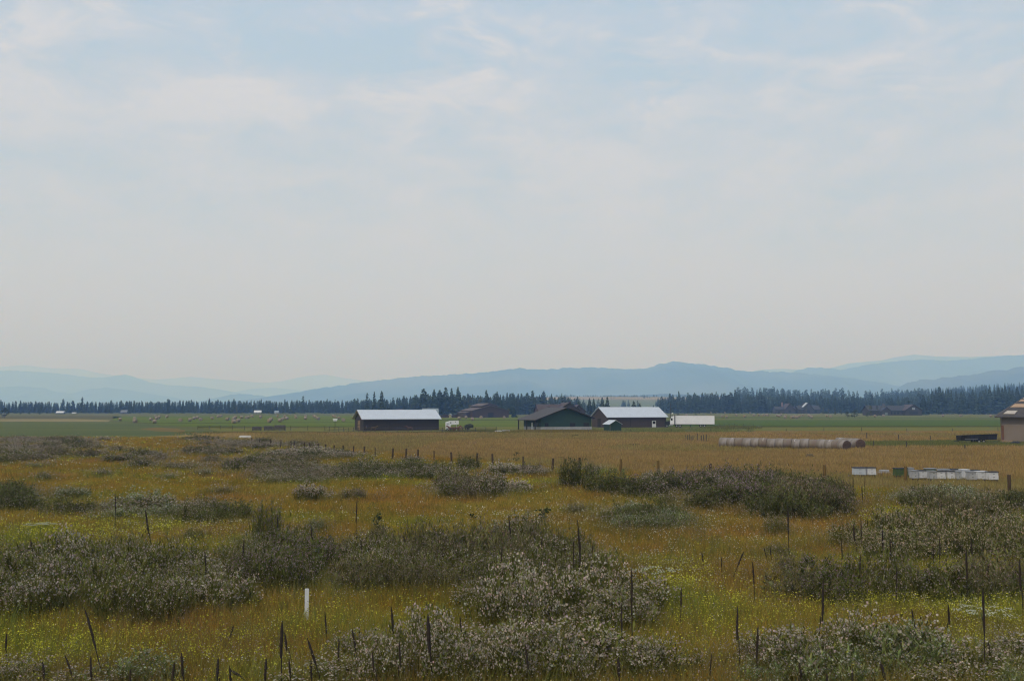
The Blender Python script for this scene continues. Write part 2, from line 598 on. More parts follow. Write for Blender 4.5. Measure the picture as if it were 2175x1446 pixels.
def wood_hill(x, y):
    px = 1087.5 + x / y * F
    py = interp([(1700, 866), (1800, 860), (1850, 852), (1900, 845), (1950, 839), (2000, 835), (2060, 831), (2120, 828), (2200, 824), (2400, 815), (2700, 812)], px)
    zc_ = max(0, (HY - py) / F * 2300 + EYE - 4)
    return -0.4 + zc_ * sm(1650, 2250, y) * (1 - sm(2500, 3200, y))


terrain('hill', 480, 2200, 1640, 3300, wood_hill, M_mountain, 50, 24)

# haze: even pale smoke over the whole valley, the sky outside it
hz = MB().box(-48000, 48000, -3500, 52000, -1.0, 1900.0)
M_haze = bpy.data.materials.new('smoke haze')
M_haze.use_nodes = True
ht = M_haze.node_tree
ht.nodes.clear()
hv = ht.nodes.new('ShaderNodeVolumePrincipled')
hv.inputs['Color'].default_value = (0.29, 0.52, 1.0, 1)
hv.inputs['Absorption Color'].default_value = (1, 1, 1, 1)
hv.inputs['Density'].default_value = 2.1e-4
hv.inputs['Anisotropy'].default_value = 0.0
ho = ht.nodes.new('ShaderNodeOutputMaterial')
ht.links.new(hv.outputs[0], ho.inputs['Volume'])
haze = hz.build('haze', M_haze)
tag(haze, kind='stuff')

# ------------------------------------------------------------------ buildings
M_brown = siding('dark brown metal siding', (0.034, 0.027, 0.027), 0.25)
M_brown2 = siding('brown metal siding', (0.058, 0.042, 0.037), 0.25)
M_greenw = siding('dark green siding', (0.022, 0.049, 0.036), 0.25)
M_redbrown = siding('red brown siding', (0.062, 0.038, 0.036), 0.3)
M_log = siding('dark log walls', (0.045, 0.034, 0.028), 0.3, vertical=False)
M_whiteroof = siding('pale galvanised roof', (0.47, 0.51, 0.56), 0.3, rough=0.55, spec=0.4, weather=0.08)
M_greyroof = siding('dull blue grey roof', (0.26, 0.31, 0.36), 0.3, rough=0.6, weather=0.1)
M_darkroof = mat('brown grey shingle roof', (0.078, 0.072, 0.073), (0.06, 0.056, 0.057), scale=1.5, detail=8, bump=0.3)
M_rustroof = mat('red brown roof', (0.082, 0.062, 0.060), (0.066, 0.05, 0.048), scale=1.0, detail=8)
M_barnroof = mat('grey brown barn roof', (0.125, 0.098, 0.092), (0.10, 0.08, 0.076), scale=0.8, detail=8)
M_slate = mat('charcoal roof', (0.05, 0.048, 0.052), (0.04, 0.04, 0.042), scale=1.0, detail=8)
M_trim = mat('dark trim', (0.03, 0.026, 0.024))
M_tantrim = mat('pale tan trim', (0.30, 0.235, 0.165))
M_white = mat('white paint', (0.62, 0.63, 0.64), (0.56, 0.57, 0.58), scale=0.6, rough=0.5)
M_trailer = mat('white trailer side', (0.72, 0.73, 0.79), (0.67, 0.68, 0.73), scale=0.4, rough=0.45)
M_skirt = mat('pale concrete', (0.34, 0.34, 0.35), (0.28, 0.28, 0.28), scale=0.8)
M_glass = mat('dark window glass', (0.015, 0.014, 0.017), (0.02, 0.017, 0.018), rough=0.2, spec=0.5)
M_tanwood = mat('pale new wood', (0.32, 0.22, 0.11), (0.24, 0.165, 0.085), scale=1.5)
M_rubber = mat('black rubber', (0.012, 0.012, 0.013), rough=0.8)
M_blackmetal = mat('black painted steel', (0.014, 0.014, 0.017), (0.022, 0.021, 0.024), scale=1.5, rough=0.5)
M_metal = mat('bare metal', (0.35, 0.36, 0.38), rough=0.4, metal=0.5)
M_postwood = mat('weathered fence wood', (0.075, 0.05, 0.03), (0.045, 0.03, 0.02), scale=3, stretch=(1, 1, 0.2))
M_postgold = mat('yellowed fence wood', (0.15, 0.098, 0.036), (0.095, 0.062, 0.024), scale=3, stretch=(1, 1, 0.2))
M_railgrey = mat('grey rail wood', (0.075, 0.068, 0.06), (0.05, 0.045, 0.04), scale=2)
M_wire = mat('rusty wire', (0.08, 0.065, 0.055), rough=0.6)
TH = R(22.5)


def shell(L, Wd, hw, hr, axis, y_off=0.0, x_off=0.0):
    """closed gabled wall body, local x along the front, y to the back"""
    m = MB()
    if axis == 'x':
        m.prism([(x_off, y_off, -0.3), (x_off, y_off + Wd, -0.3), (x_off, y_off + Wd, hw), (x_off, y_off + Wd / 2, hr), (x_off, y_off, hw)], (L, 0, 0))
    else:
        m.prism([(x_off, y_off, -0.3), (x_off + L, y_off, -0.3), (x_off + L, y_off, hw), (x_off + L / 2, y_off, hr), (x_off, y_off, hw)], (0, Wd, 0))
    return m


def gable_roof(L, Wd, hw, hr, axis, ov, oe, th=0.16, y_off=0.0, x_off=0.0, lift=0.03):
    """two sloping slabs meeting at the ridge; ov past the gables, oe past the eaves"""
    m = MB()
    if axis == 'x':
        half = Wd / 2
        sl = (hr - hw) / half
        for s in (0, 1):
            ye = -oe if s == 0 else Wd + oe
            ze = hw - sl * oe
            pts = [(x_off - ov, y_off + ye, ze + lift), (x_off - ov, y_off + half, hr + lift), (x_off - ov, y_off + half, hr + lift + th), (x_off - ov, y_off + ye, ze + lift + th)]
            m.prism(pts if s else pts[::-1], (L + 2 * ov, 0, 0))
    else:
        half = L / 2
        sl = (hr - hw) / half
        for s in (0, 1):
            xe = -oe if s == 0 else L + oe
            ze = hw - sl * oe
            pts = [(x_off + xe, y_off - ov, ze + lift), (x_off + half, y_off - ov, hr + lift), (x_off + half, y_off - ov, hr + lift + th), (x_off + xe, y_off - ov, ze + lift + th)]
            m.prism(pts[::-1] if s else pts, (0, Wd + 2 * ov, 0))
    return m


def front(m, x0, x1, z0, z1, d=0.06, y=0.0):
    return m.box(x0, x1, y - d, y + 0.02, z0, z1)


def side(m, y0, y1, z0, z1, d=0.06, x=0.0):
    return m.box(x - d, x + 0.02, y0, y1, z0, z1)


# the left barn: long dark wall under a pale roof, its left gable half turned to us
b = empty('barn', G(772, 915), TH, 'long dark brown barn with a pale metal roof, behind the corral on the left', 'barn')
shell(23.6, 11, 3.6, 6.1, 'x').build('wall', M_brown, b)
gable_roof(23.6, 11, 3.6, 6.1, 'x', 0.7, 0.55).build('roof', M_whiteroof, b)
m = MB()
for y0, y1 in ((-0.65, 5.48), (5.52, 11.65)):
    za, zb = 3.6 + 2.5 * (min(y0, 11 - y0) / 5.5), 3.6 + 2.5 * (min(y1, 11 - y1) / 5.5)
    m.prism([(-0.74, y0, za - 0.02), (-0.74, y1, zb - 0.02), (-0.74, y1, zb + 0.17), (-0.74, y0, za + 0.17)], (-0.06, 0, 0))
m.build('gable_board', M_tantrim, b)
d = side(MB(), 4.2, 7.0, 0.05, 3.2, 0.08).build('door', M_tanwood, b)
mm = MB()
for yy in (4.2, 5.55, 6.85):
    mm.box(-0.11, -0.085, yy, yy + 0.15, 0.05, 3.2)
for zz in (0.05, 1.5, 3.05):
    mm.box(-0.135, -0.112, 4.2, 7.0, zz, zz + 0.14)
mm.build('door_frame', M_trim, d)
for x in (0.02, 7.9, 15.7, 23.46):
    MB().box(x, x + 0.1, -0.05, 0.01, 0.1, 3.35).build('wall_trim', M_trim, b)

# the right barn
b = empty('barn', G(1291, 908), TH, 'brown barn with a pale metal roof and white door, left of the white semi trailer', 'barn')
shell(23.4, 12, 3.75, 6.95, 'x').build('wall', M_brown2, b)
gable_roof(23.4, 12, 3.75, 6.95, 'x', 0.6, 0.6).build('roof', M_whiteroof, b)
dd = front(MB(), 17.6, 19.2, 0.05, 2.3, 0.07).build('door', M_white, b)
MB().box(17.85, 18.95, -0.085, -0.072, 1.2, 2.1).build('pane', M_glass, dd)
dd = side(MB(), 5.2, 7.6, 0.05, 3.1, 0.08).build('door', M_trim, b)
dd['label'] = 'tall dark gable door'
for x in (0.02, 8.9, 23.28):
    MB().box(x, x + 0.1, -0.05, 0.01, 0.1, 3.5).build('wall_trim', M_trim, b)

# green house with its wide gable to us and a porch down the left side
b = empty('house', G(1149, 913.5), TH, 'dark green house with wide brown gable roof and pale skirting, between the two barns', 'house')
shell(17.4, 13.4, 3.7, 6.75, 'y').build('wall', M_greenw, b)
m = MB()
m.box(-0.05, 17.45, -0.06, -0.004, -0.2, 1.0)
m.box(-0.06, -0.004, -0.05, 13.4, -0.2, 1.0)
m.build('skirting', M_skirt, b)
sl = (6.75 - 3.7) / 8.7
m = MB()
m.prism([(-2.2, -0.7, 3.7 - sl * 2.2 + 0.04), (8.7, -0.7, 6.79), (8.7, -0.7, 7.0), (-2.2, -0.7, 3.7 - sl * 2.2 + 0.25)], (0, 14.8, 0))
m.prism([(8.7, -0.7, 6.79), (18.2, -0.7, 3.7 - sl * 0.8 + 0.04), (18.2, -0.7, 3.7 - sl * 0.8 + 0.25), (8.7, -0.7, 7.0)], (0, 14.8, 0))
m.build('roof', M_darkroof, b)
m = MB()
m.prism([(-2.2, -0.74, 2.92), (8.7, -0.74, 6.72), (8.7, -0.74, 7.03), (-2.2, -0.74, 3.2)], (0, -0.06, 0))
m.prism([(8.72, -0.74, 6.72), (18.2, -0.74, 3.44), (18.2, -0.74, 3.72), (8.72, -0.74, 7.03)], (0, -0.06, 0))
m.build('gable_board', M_trim, b)
for y in (0.1, 6.6, 13.2):
    MB().box(-2.0, -1.7, y, y + 0.3, -0.2, 2.98).build('porch_post', M_trim, b)
for x0, x1 in ((1.3, 2.5), (9.9, 11.7), (14.6, 16.5)):
    w = front(MB(), x0, x1, 1.05, 2.1, 0.05).build('window', M_glass, b)
    mm = MB()
    mm.box(x0 - 0.08, x1 + 0.08, -0.075, -0.052, 2.1, 2.2)
    mm.box((x0 + x1) / 2 - 0.04, (x0 + x1) / 2 + 0.04, -0.075, -0.052, 1.05, 2.098)
    mm.build('window_frame', M_trim, w)
w = side(MB(), 2.0, 3.2, 1.05, 2.3, 0.08).build('window', M_glass, b)
dd = side(MB(), 6.2, 7.2, 0.1, 2.3, 0.08).build('door', M_white, b)
w = side(MB(), 10.6, 11.4, 1.05, 2.5, 0.08).build('window', M_glass, b)

# garden shed in front of the right barn
b = empty('shed', G(1296, 916), R(24), 'small dark green shed with pale pitched roof, in front of the right barn', 'shed')
shell(3.75, 3.8, 2.15, 3.2, 'y').build('wall', M_greenw, b)
gable_roof(3.75, 3.8, 2.15, 3.2, 'y', 0.25, 0.3, th=0.08).build('roof', M_whiteroof, b)
MB().box(-0.06, 0.0, -0.06, 0.0, 0, 2.05).build('corner_trim', M_tantrim, b)

# big red-brown barn with a raised middle roof
b = empty('barn', G(1003, 887), R(30), 'large red brown barn with a stepped roof standing before the dark pines', 'barn')
shell(28.5, 17, 4.7, 8.2, 'y').build('wall', M_redbrown, b)
gable_roof(28.5, 17, 4.7, 8.2, 'y', 0.5, 0.6, th=0.25).build('roof', M_barnroof, b)
shell(12, 16.0, 8.0, 9.6, 'y', y_off=1.2, x_off=8.2).build('clerestory', M_redbrown, b)
gable_roof(12, 16.0, 8.0, 9.6, 'y', 0.5, 0.9, th=0.25, y_off=1.2, x_off=8.2).build('roof', M_barnroof, b)
MB().box(-3.0, -0.01, 3.0, 16, -0.2, 3.2).build('lean_to', M_redbrown, b)
MB().prism([(-3.6, 2.6, 3.22), (-0.02, 2.6, 4.0), (-0.02, 2.6, 4.2), (-3.6, 2.6, 3.42)], (0, 14, 0)).build('lean_to_roof', M_barnroof, b)
front(MB(), 12.2, 16.4, 0.05, 3.6, 0.08).build('door', M_trim, b)

# small houses and roofs further off
def small_house(px, py, wpx, hpx, rz, wall, roof, label, axis='x', depth=None, cat='house', name='house', roof_frac=0.42, windows=2, chimney=False):
    g = G(px, py)
    D = g.y
    L = wpx / F * D
    H = hpx / F * D
    dp = depth or max(L * 0.6, 4)
    hw = H * (1 - roof_frac)
    e = empty(name, g, rz, label, cat)
    shell(L, dp, hw, H, axis).build('wall', wall, e)
    rf = gable_roof(L, dp, hw, H, axis, 0.4, 0.4, th=0.2).build('roof', roof, e)
    if chimney:
        MB().box(L * 0.62, L * 0.62 + 0.9, dp * 0.42, dp * 0.42 + 0.9, H * 0.8, H + 1.0).build('chimney', wall, rf)
    for k in range(windows):
        x = L * (k + 0.7) / (windows + 0.4)
        front(MB(), x - L * 0.06, x + L * 0.06, hw * 0.35, hw * 0.75, 0.06).build('window', M_glass, e)
    return e


M_palehouse = mat('pale house wall', (0.35, 0.34, 0.33))
M_bluewall = mat('grey blue wall', (0.11, 0.12, 0.135))
small_house(899, 893, 32, 25, R(12), M_bluewall, M_greyroof, 'building with dull blue grey roof just behind the left barn', axis='x', cat='barn', name='barn', roof_frac=0.7, windows=0)
small_house(936, 887, 19, 6.8, R(5), M_redbrown, M_rustroof, 'low brown shed with flat gable, left of the tall cream chimney shed', axis='y', cat='shed', name='shed', roof_frac=0.4, windows=1)
small_house(953.5, 887, 5, 8, 0, mat('cream boards', (0.34, 0.31, 0.2)), M_whiteroof, 'narrow cream coloured shed between two low brown sheds', axis='y', cat='shed', name='shed', roof_frac=0.2, windows=0)
small_house(960, 887, 17, 6.8, R(5), M_redbrown, M_rustroof, 'low brown shed tucked against the large red brown barn', axis='y', cat='shed', name='shed', roof_frac=0.4, windows=1)

# brown lodge rising behind the green house
b = empty('house', P(1146, 890, 560) * 1.0, R(14), 'brown lodge with several steep gables rising behind the green house', 'house')
b.location.z = 0
shell(16, 10, 4.2, 8.6, 'x', y_off=1.0).build('wall', M_redbrown, b)
gable_roof(16, 10, 4.2, 8.0, 'x', 0.5, 0.5, y_off=1.0, lift=0.65).build('roof', M_rustroof, b)
shell(12.5, 13, 5.6, 9.6, 'y', y_off=-1.5, x_off=10.6).build('wing', M_log, b)
gable_roof(12.5, 13, 5.6, 9.6, 'y', 0.7, 0.7, y_off=-1.5, x_off=10.6).build('roof', M_rustroof, b)
shell(8, 6, 4.8, 8.4, 'y', y_off=3.5, x_off=20.2).build('wing', M_log, b)
gable_roof(8, 6, 4.8, 8.4, 'y', 0.5, 0.5, y_off=3.5, x_off=20.2).build('roof', M_rustroof, b)
MB().box(18.8, 20.1, 5.0, 6.4, 7.0, 10.6).build('chimney', mat('dark stone', (0.06, 0.05, 0.048)), b)
shell(4.0, 2.6, 5.2, 7.4, 'y', y_off=0.4, x_off=3.6).build('dormer', M_redbrown, b)
gable_roof(4.0, 2.6, 5.2, 7.4, 'y', 0.3, 0.3, y_off=0.4, x_off=3.6).build('dormer_roof', M_rustroof, b)
m = MB()
m.prism([(22.6, -2.0, 3.6), (30.0, -2.0, 2.6), (30.0, -2.0, 2.8), (22.6, -2.0, 3.8)], (0, 9, 0))
m.build('porch_roof', M_rustroof, b)
for x0, x1 in ((13.2, 14.8), (17.0, 18.8)):
    front(MB(), x0, x1, 3.4, 5.0, 0.06, y=-1.5).build('window', M_glass, b)
# low dark roof peeking over the right barn
small_house(1299, 884, 30, 20, R(6), M_log, M_slate, 'dark low roof peeking just above the right barn', windows=0, depth=10)

# timber homes before the trees on the right
b = empty('house', G(1648, 878.2), R(4), 'left timber house among young trees, with a pink stone chimney', 'house')
shell(23, 11, 5.0, 7.8, 'x').build('wall', M_log, b)
gable_roof(23, 11, 5.0, 7.8, 'x', 0.6, 0.8, th=0.3).build('roof', M_slate, b)
shell(10, 14, 5.6, 11.3, 'y', y_off=-3.2, x_off=10.2).build('wing', M_log, b)
gable_roof(10, 14, 5.6, 11.3, 'y', 0.8, 0.8, th=0.3, y_off=-3.2, x_off=10.2).build('roof', M_rustroof, b)
MB().box(8.4, 9.9, 4.6, 6.0, 5.0, 12.8).build('chimney', mat('pink stone', (0.24, 0.15, 0.12)), b)
front(MB(), 13.5, 16.5, 1.0, 4.0, 0.08, y=-3.2).build('window', M_glass, b)
front(MB(), 2.5, 5.0, 1.0, 3.0, 0.08).build('window', M_glass, b)
b = empty('house', G(1696, 878.2), R(8), 'timber house with one bright roof panel, right of the pink chimney house', 'house')
shell(26, 11, 5.0, 9.0, 'x').build('wall', M_log, b)
gable_roof(26, 11, 5.0, 9.0, 'x', 0.6, 0.8, th=0.3).build('roof', M_slate, b)
shell(11, 13, 5.4, 12.0, 'y', y_off=-2.6, x_off=5.5).build('wing', M_log, b)
gable_roof(11, 13, 5.4, 12.0, 'y', 0.8, 0.8, th=0.3, y_off=-2.6, x_off=5.5).build('roof', M_slate, b)
MB().prism([(5.4, -1.0, 7.3), (10.6, -1.0, 11.95 + 0.2), (10.6, -1.0, 12.3), (5.4, -1.0, 7.55)], (0, 5, 0)).build('roof_panel', M_whiteroof, b)
front(MB(), 9.0, 12.5, 1.0, 4.2, 0.08, y=-2.6).build('window', M_glass, b)
front(MB(), 19.0, 22.0, 1.2, 3.6, 0.08).build('window', M_glass, b)
small_house(1687.5, 878.0, 12, 11, R(10), M_log, M_whiteroof, 'small shed with pale tin roof between the two timber houses', cat='shed', name='shed', roof_frac=0.3, windows=0, depth=6)
b = empty('house', G(1846, 882), R(5), 'long dark log lodge with big right gable, before the pines', 'house')
shell(38, 13, 4.4, 8.4, 'x').build('wall', M_log, b)
gable_roof(38, 13, 4.4, 8.4, 'x', 0.8, 0.9, th=0.3).build('roof', M_slate, b)
shell(8, 9, 4.0, 7.4, 'y', y_off=-4, x_off=10).build('wing', M_log, b)
gable_roof(8, 9, 4.0, 7.4, 'y', 0.7, 0.7, th=0.25, y_off=-4, x_off=10).build('roof', M_slate, b)
shell(15, 15, 4.6, 9.3, 'y', y_off=-5, x_off=30.5).build('wing', M_log, b)
gable_roof(15, 15, 4.6, 9.3, 'y', 0.8, 0.8, th=0.3, y_off=-5, x_off=30.5).build('roof', M_rustroof, b)
front(MB(), 36.8, 39.4, 5.0, 6.8, 0.08, y=-5).build('window', mat('glass with painted sky', (0.3, 0.33, 0.37), rough=0.3), b)  # sky reflection is put into this pane's pale base colour
front(MB(), 34.0, 42.0, 1.0, 3.6, 0.08, y=-5).build('garage_door', M_trim, b)
front(MB(), 12.5, 15.0, 0.2, 2.6, 0.08, y=-4).build('door', mat('pale green door', (0.16, 0.2, 0.19)), b)
for x in (19.5, 22.5, 25.5):
    front(MB(), x, x + 1.8, 1.0, 3.0, 0.08).build('window', M_glass, b)
MB().box(15.5, 17.0, 5.5, 7.0, 7.5, 10.4).build('chimney', mat('grey stone', (0.12, 0.115, 0.115)), b)
# far farmsteads along the left trees
small_house(119, 879, 15, 5.5, 0, M_bluewall, M_white, 'far farmhouse with pale roof at the foot of the left wood', roof_frac=0.5, windows=1)
small_house(153, 878.6, 7, 2.6, 0, M_palehouse, M_white, 'tiny white outbuilding right of the far pale roofed farmhouse', cat='shed', name='shed', windows=0)
small_house(256, 878.6, 13, 7.5, 0, M_bluewall, mat('grey roof', (0.17, 0.18, 0.2)), 'grey house sunk in the edge of the left wood', roof_frac=0.5, windows=1)
small_house(540, 878.2, 14, 6.4, R(12), M_palehouse, M_white, 'small white house below the wood, with a short pale gable', roof_frac=0.5, windows=2)
small_house(583, 878.2, 8, 5.5, 0, M_palehouse, M_greyroof, 'pale grey cabin at the wood edge, right of the small white house', windows=1)
small_house(842, 879, 14, 10, R(10), M_palehouse, M_rustroof, 'tiny pink roofed house showing above the left barn ridge', windows=1)

# tan house under construction at the right edge
TH2 = R(-25)
b = empty('house', G(2129, 939), TH2, 'tan walled house with unfinished hipped roof, cut by the right edge', 'house')
M_tanwall = mat('tan render', (0.21, 0.172, 0.145), (0.19, 0.155, 0.13), scale=0.4)
MB().box(0, 16, 0, 13, -0.3, 5.0).build('wall', M_tanwall, b)
MB().box(-0.02, 16.02, -0.04, -0.004, 3.42, 3.55).build('band', mat('paler tan band', (0.26, 0.215, 0.18)), b)
m = MB()
m.box(-0.12, 0.35, -0.12, 0.0, -0.2, 3.4)
m.box(-0.12, 0.0, 0.003, 0.35, -0.2, 3.4)
m.build('corner_board', mat('red brown board', (0.15, 0.075, 0.05)), b)
zo, zp = 4.95, 10.6
m = MB()
x0, x1, y0, y1, xm0, xm1, ym = -1.2, 17.2, -1.2, 14.2, 6.5, 9.5, 6.5
z0 = zo
m.prism([(x0, y0, z0), (x1, y0, z0), (x1, y1, z0), (x0, y1, z0)], (0, 0, 0.22))
zz = z0 + 0.22
m.poly([(x0, y0, zz), (x1, y0, zz), (xm1, ym, zp), (xm0, ym, zp)])
m.poly([(x1, y0, zz), (x1, y1, zz), (xm1, ym, zp)])
m.poly([(x1, y1, zz), (x0, y1, zz), (xm0, ym, zp), (xm1, ym, zp)])
m.poly([(x0, y1, zz), (x0, y0, zz), (xm0, ym, zp)])
rf = m.build('roof', M_darkroof, b)


def hip_strip(t0, t1, a0, a1, lift=0.05):
    """strip of bare sheathing on the front slope between heights t0 and t1"""
    def pt(t, s):
        xa = x0 + (xm0 - x0) * t
        xb = x1 + (xm1 - x1) * t
        return Vector((xa + (xb - xa) * s, y0 + (ym - y0) * t, zz + (zp - zz) * t))
    q = [pt(t0, a0), pt(t0, a1), pt(t1, a1), pt(t1, a0)]
    nrm = (q[1] - q[0]).cross(q[3] - q[0]).normalized()
    return MB().prism([p + nrm * 0.02 for p in q], nrm * lift)


M_sheath = mat('bare roof sheathing', (0.36, 0.25, 0.17), (0.42, 0.30, 0.22), scale=0.6)
M_paper = mat('pale roof paper', (0.45, 0.41, 0.37))
hip_strip(0.34, 0.46, 0.02, 1.0).build('sheathing', M_sheath, rf)
hip_strip(0.56, 0.62, 0.02, 1.0).build('sheathing', M_sheath, rf)
hip_strip(0.66, 0.74, 0.02, 1.0).build('roof_paper', M_paper, rf)
hip_strip(0.08, 0.20, 0.05, 0.17, 0.12).build('roof_paper', M_paper, rf)

# ------------------------------------------------------------------ vehicles and gear
def wheel(parent, x, y, r, w, hub=M_metal):
    o = MB().cyl((x, y, r), (x, y + w, r), r, n=16).build('wheel', M_rubber, parent)
    MB().cyl((x, y - 0.012, r), (x, y, r), r * 0.5, n=12).build('rim', hub, o)
    return o


# white semi trailer
t = empty('semi_trailer', G(1430.5, 907), R(-9), 'long white box semi trailer parked right of the brown barn', 'trailer')
bx = MB().box(0, 14.4, 0, 2.6, 1.05, 4.15).build('cargo_box', M_trailer, t)
m = MB()
for z0, z1 in ((1.0, 1.12), (4.08, 4.2)):
    m.box(-0.02, 14.42, -0.04, -0.004, z0, z1)
for x in (0.0, 14.28):
    m.box(x, x + 0.12, -0.035, -0.004, 1.12, 4.08)
m.build('side_rail', M_metal, t)
m = MB()
m.box(0.5, 14, 0.9, 1.7, 0.8, 1.03)
m.build('chassis', M_blackmetal, t)
for x in (9.5, 10.8):
    for y in (0.05, 2.1):
        wheel(t, x, y, 0.5, 0.45)
MB().box(5.8, 6.0, 0.5, 0.7, 0.0, 0.8).build('landing_leg', M_blackmetal, t)
MB().box(5.8, 6.0, 1.9, 2.1, 0.0, 0.8).build('landing_leg', M_blackmetal, t)
# tractor coupled in front
t = empty('semi_truck', G(1415.5, 907), R(-9), 'white truck tractor with black fittings at the left end of the white trailer', 'truck')
MB().box(0.4, 5.5, 0.7, 1.9, 0.75, 1.05).build('chassis', M_blackmetal, t)
MB().prism([(1.3, 0.1, 1.06), (2.75, 0.1, 1.06), (2.75, 0.1, 3.9), (1.75, 0.1, 3.75), (1.3, 0.1, 2.5)], (0, 2.4, 0)).build('cab', M_trailer, t)
MB().prism([(-0.6, 0.35, 0.95), (1.28, 0.35, 0.95), (1.28, 0.35, 2.3), (-0.5, 0.35, 1.95)], (0, 1.9, 0)).build('hood', M_blackmetal, t)
MB().box(1.55, 2.2, 0.06, 0.097, 2.4, 3.2).build('window', M_glass, t)
MB().cyl((2.95, 0.1, 1.0), (2.95, 0.1, 4.3), 0.12, n=8).build('exhaust', M_blackmetal, t)
MB().box(1.0, 2.4, -0.05, 0.1, 0.55, 0.9).build('fuel_tank', M_metal, t)
for x in (0.2, 3.6, 4.8):
    wheel(t, x, 0.0, 0.5, 0.4)
    wheel(t, x, 2.1, 0.5, 0.4)

# white gooseneck stock trailer by the left barn, nose overhanging to the right
t = empty('stock_trailer', G(948, 915), R(12), 'white gooseneck stock trailer with overhanging nose, right of the left barn', 'trailer')
m = MB()
m.prism([(0, 0, 0.55), (1.15, 0, 0.55), (1.35, 0, 1.85), (3.75, 0, 1.95), (3.75, 0, 3.05), (1.3, 0, 2.95), (0, 0, 2.55)], (0, 2.1, 0))
m.build('body', M_white, t)
for x, z, w_, h_ in ((1.2, 2.25, 0.25, 0.4), (2.6, 2.6, 0.25, 0.2)):
    MB().box(x, x + w_, -0.03, -0.003, z, z + h_).build('window', M_glass, t)
MB().box(0.1, 0.7, -0.03, -0.003, 2.05, 2.2).build('vent', M_trim, t)
for x in (0.3, 1.0):
    wheel(t, x, -0.05, 0.36, 0.3)
MB().box(1.4, 3.2, 0.5, 1.6, 0.5, 0.65).build('frame', M_blackmetal, t)
MB().box(3.1, 3.35, 0.9, 1.15, 0.0, 1.94).build('hitch_leg', M_white, t)
# flat trailer with a covered heap
t = empty('flatbed_trailer', G(981, 912), R(8), 'low dark flatbed trailer parked right of the white stock trailer', 'trailer')
MB().box(0, 3.6, 0, 2, 0.55, 0.72).build('deck', M_blackmetal, t)
MB().prism([(-1.2, 0.95, 0.5), (0, 0.8, 0.5), (0, 1.2, 0.5), (-1.2, 1.05, 0.5)], (0, 0, 0.12)).build('drawbar', M_blackmetal, t)
for x in (1.5, 2.3):
    wheel(t, x, -0.1, 0.3, 0.2)
    wheel(t, x, 1.9, 0.3, 0.2)


def lump(name, m, sx, sy, sz, seed, parent=None, sub=3, amp=0.25):
    import bmesh
    bm = bmesh.new()
    bmesh.ops.create_icosphere(bm, subdivisions=sub, radius=1.0)
    for v in bm.verts:
        n = mnoise.fractal(v.co * 1.6 + Vector((seed, 0, 0)), 1, 2, 4)
        v.co *= 1 + amp * n
        v.co = Vector((v.co.x * sx, v.co.y * sy, max(v.co.z, -0.15) * sz))
    me = bpy.data.meshes.new(name)
    bm.to_mesh(me)
    bm.free()
    me.materials.append(m)
    return obj(name, me, parent)


o = lump('tarp_heap', mat('dark green tarp', (0.03, 0.035, 0.032)), 1.6, 1.0, 0.9, 3.0)
o.location = G(989.5, 912) + Vector((0.9, 1.0, 0.86))
tag(o, 'dark tarped heap loaded on the low flatbed trailer', 'load')

# black dump trailer at the right
t = empty('dump_trailer', G(2043, 941.5), R(3), 'black open dump trailer in the grass left of the tan house', 'trailer')
m = MB()
Lb = 7.0
prof = [(0, 0.55), (Lb, 0.75), (Lb + 0.15, 1.78), (-0.05, 1.52)]
for y in (0.0, 2.05):
    m.prism([(x, y, z) for x, z in prof], (0, 0.08, 0))
m.prism([(0, 0.08, 0.55), (Lb, 0.08, 0.75), (Lb, 0.08, 0.85), (0, 0.08, 0.65)], (0, 1.96, 0))
m.prism([(-0.03, 0.08, 0.66), (0.05, 0.08, 0.66), (0.02, 0.08, 1.5), (-0.06, 0.08, 1.5)], (0, 1.96, 0))
m.prism([(Lb, 0.08, 0.86), (Lb + 0.08, 0.08, 0.86), (Lb + 0.16, 0.08, 1.75), (Lb + 0.08, 0.08, 1.75)], (0, 1.96, 0))
m.build('bed', M_blackmetal, t)
m = MB()
for k in range(9):
    x = 0.3 + k * 0.8
    m.box(x, x + 0.07, -0.07, -0.003, 0.75 + 0.03 * k, 1.4 + 0.035 * k)
m.prism([(-0.08, -0.08, 1.5), (Lb + 0.18, -0.08, 1.76), (Lb + 0.18, -0.08, 1.86), (-0.08, -0.08, 1.6)], (0, 0.075, 0))
m.build('side_rib', M_blackmetal, t)
MB().box(0.6, 3.2, -0.075, -0.004, 0.86, 0.92).build('reflector_strip', mat('pale reflector strip', (0.3, 0.3, 0.32)), t)
for x in (3.4, 4.3):
    for y in (-0.15, 2.05):
        wheel(t, x, y, 0.38, 0.22)
MB().box(-1.0, 0.0, 1.0, 1.14, 0.4, 0.52).build('drawbar', M_blackmetal, t)
for k, (px, py, L_, rz, mm_) in enumerate([(2133, 939, 1.5, 0.15, M_tanwood), (2139, 940, 1.6, -0.2, M_tanwood), (2135, 941, 1.3, 0.4, M_tanwood)]):
    o = empty('lumber_stack', G(px, py), rz, ['pale lumber heap against the corner of the tan house', 'tan plank stack lying front right of the pale lumber heap', 'small tilted plank stack nearest the dump trailer'][k], 'lumber')
    for i in range(4):
        MB().box(-L_ / 2 + 0.1 * (i % 2), L_ / 2 + 0.07 * i, -0.3 + 0.02 * i, 0.25, 0.12 * i + 0.002, 0.12 * i + 0.1).build('plank_layer', M_tanwood if i % 2 else M_sheath, o)
o = lump('tarp_heap', M_blackmetal, 1.15, 0.7, 0.5, 8.0)
o.location = G(2158, 943) + Vector((0, 0, 0.05))
tag(o, 'black tarped heap in front of the tan house wall', 'tarp')

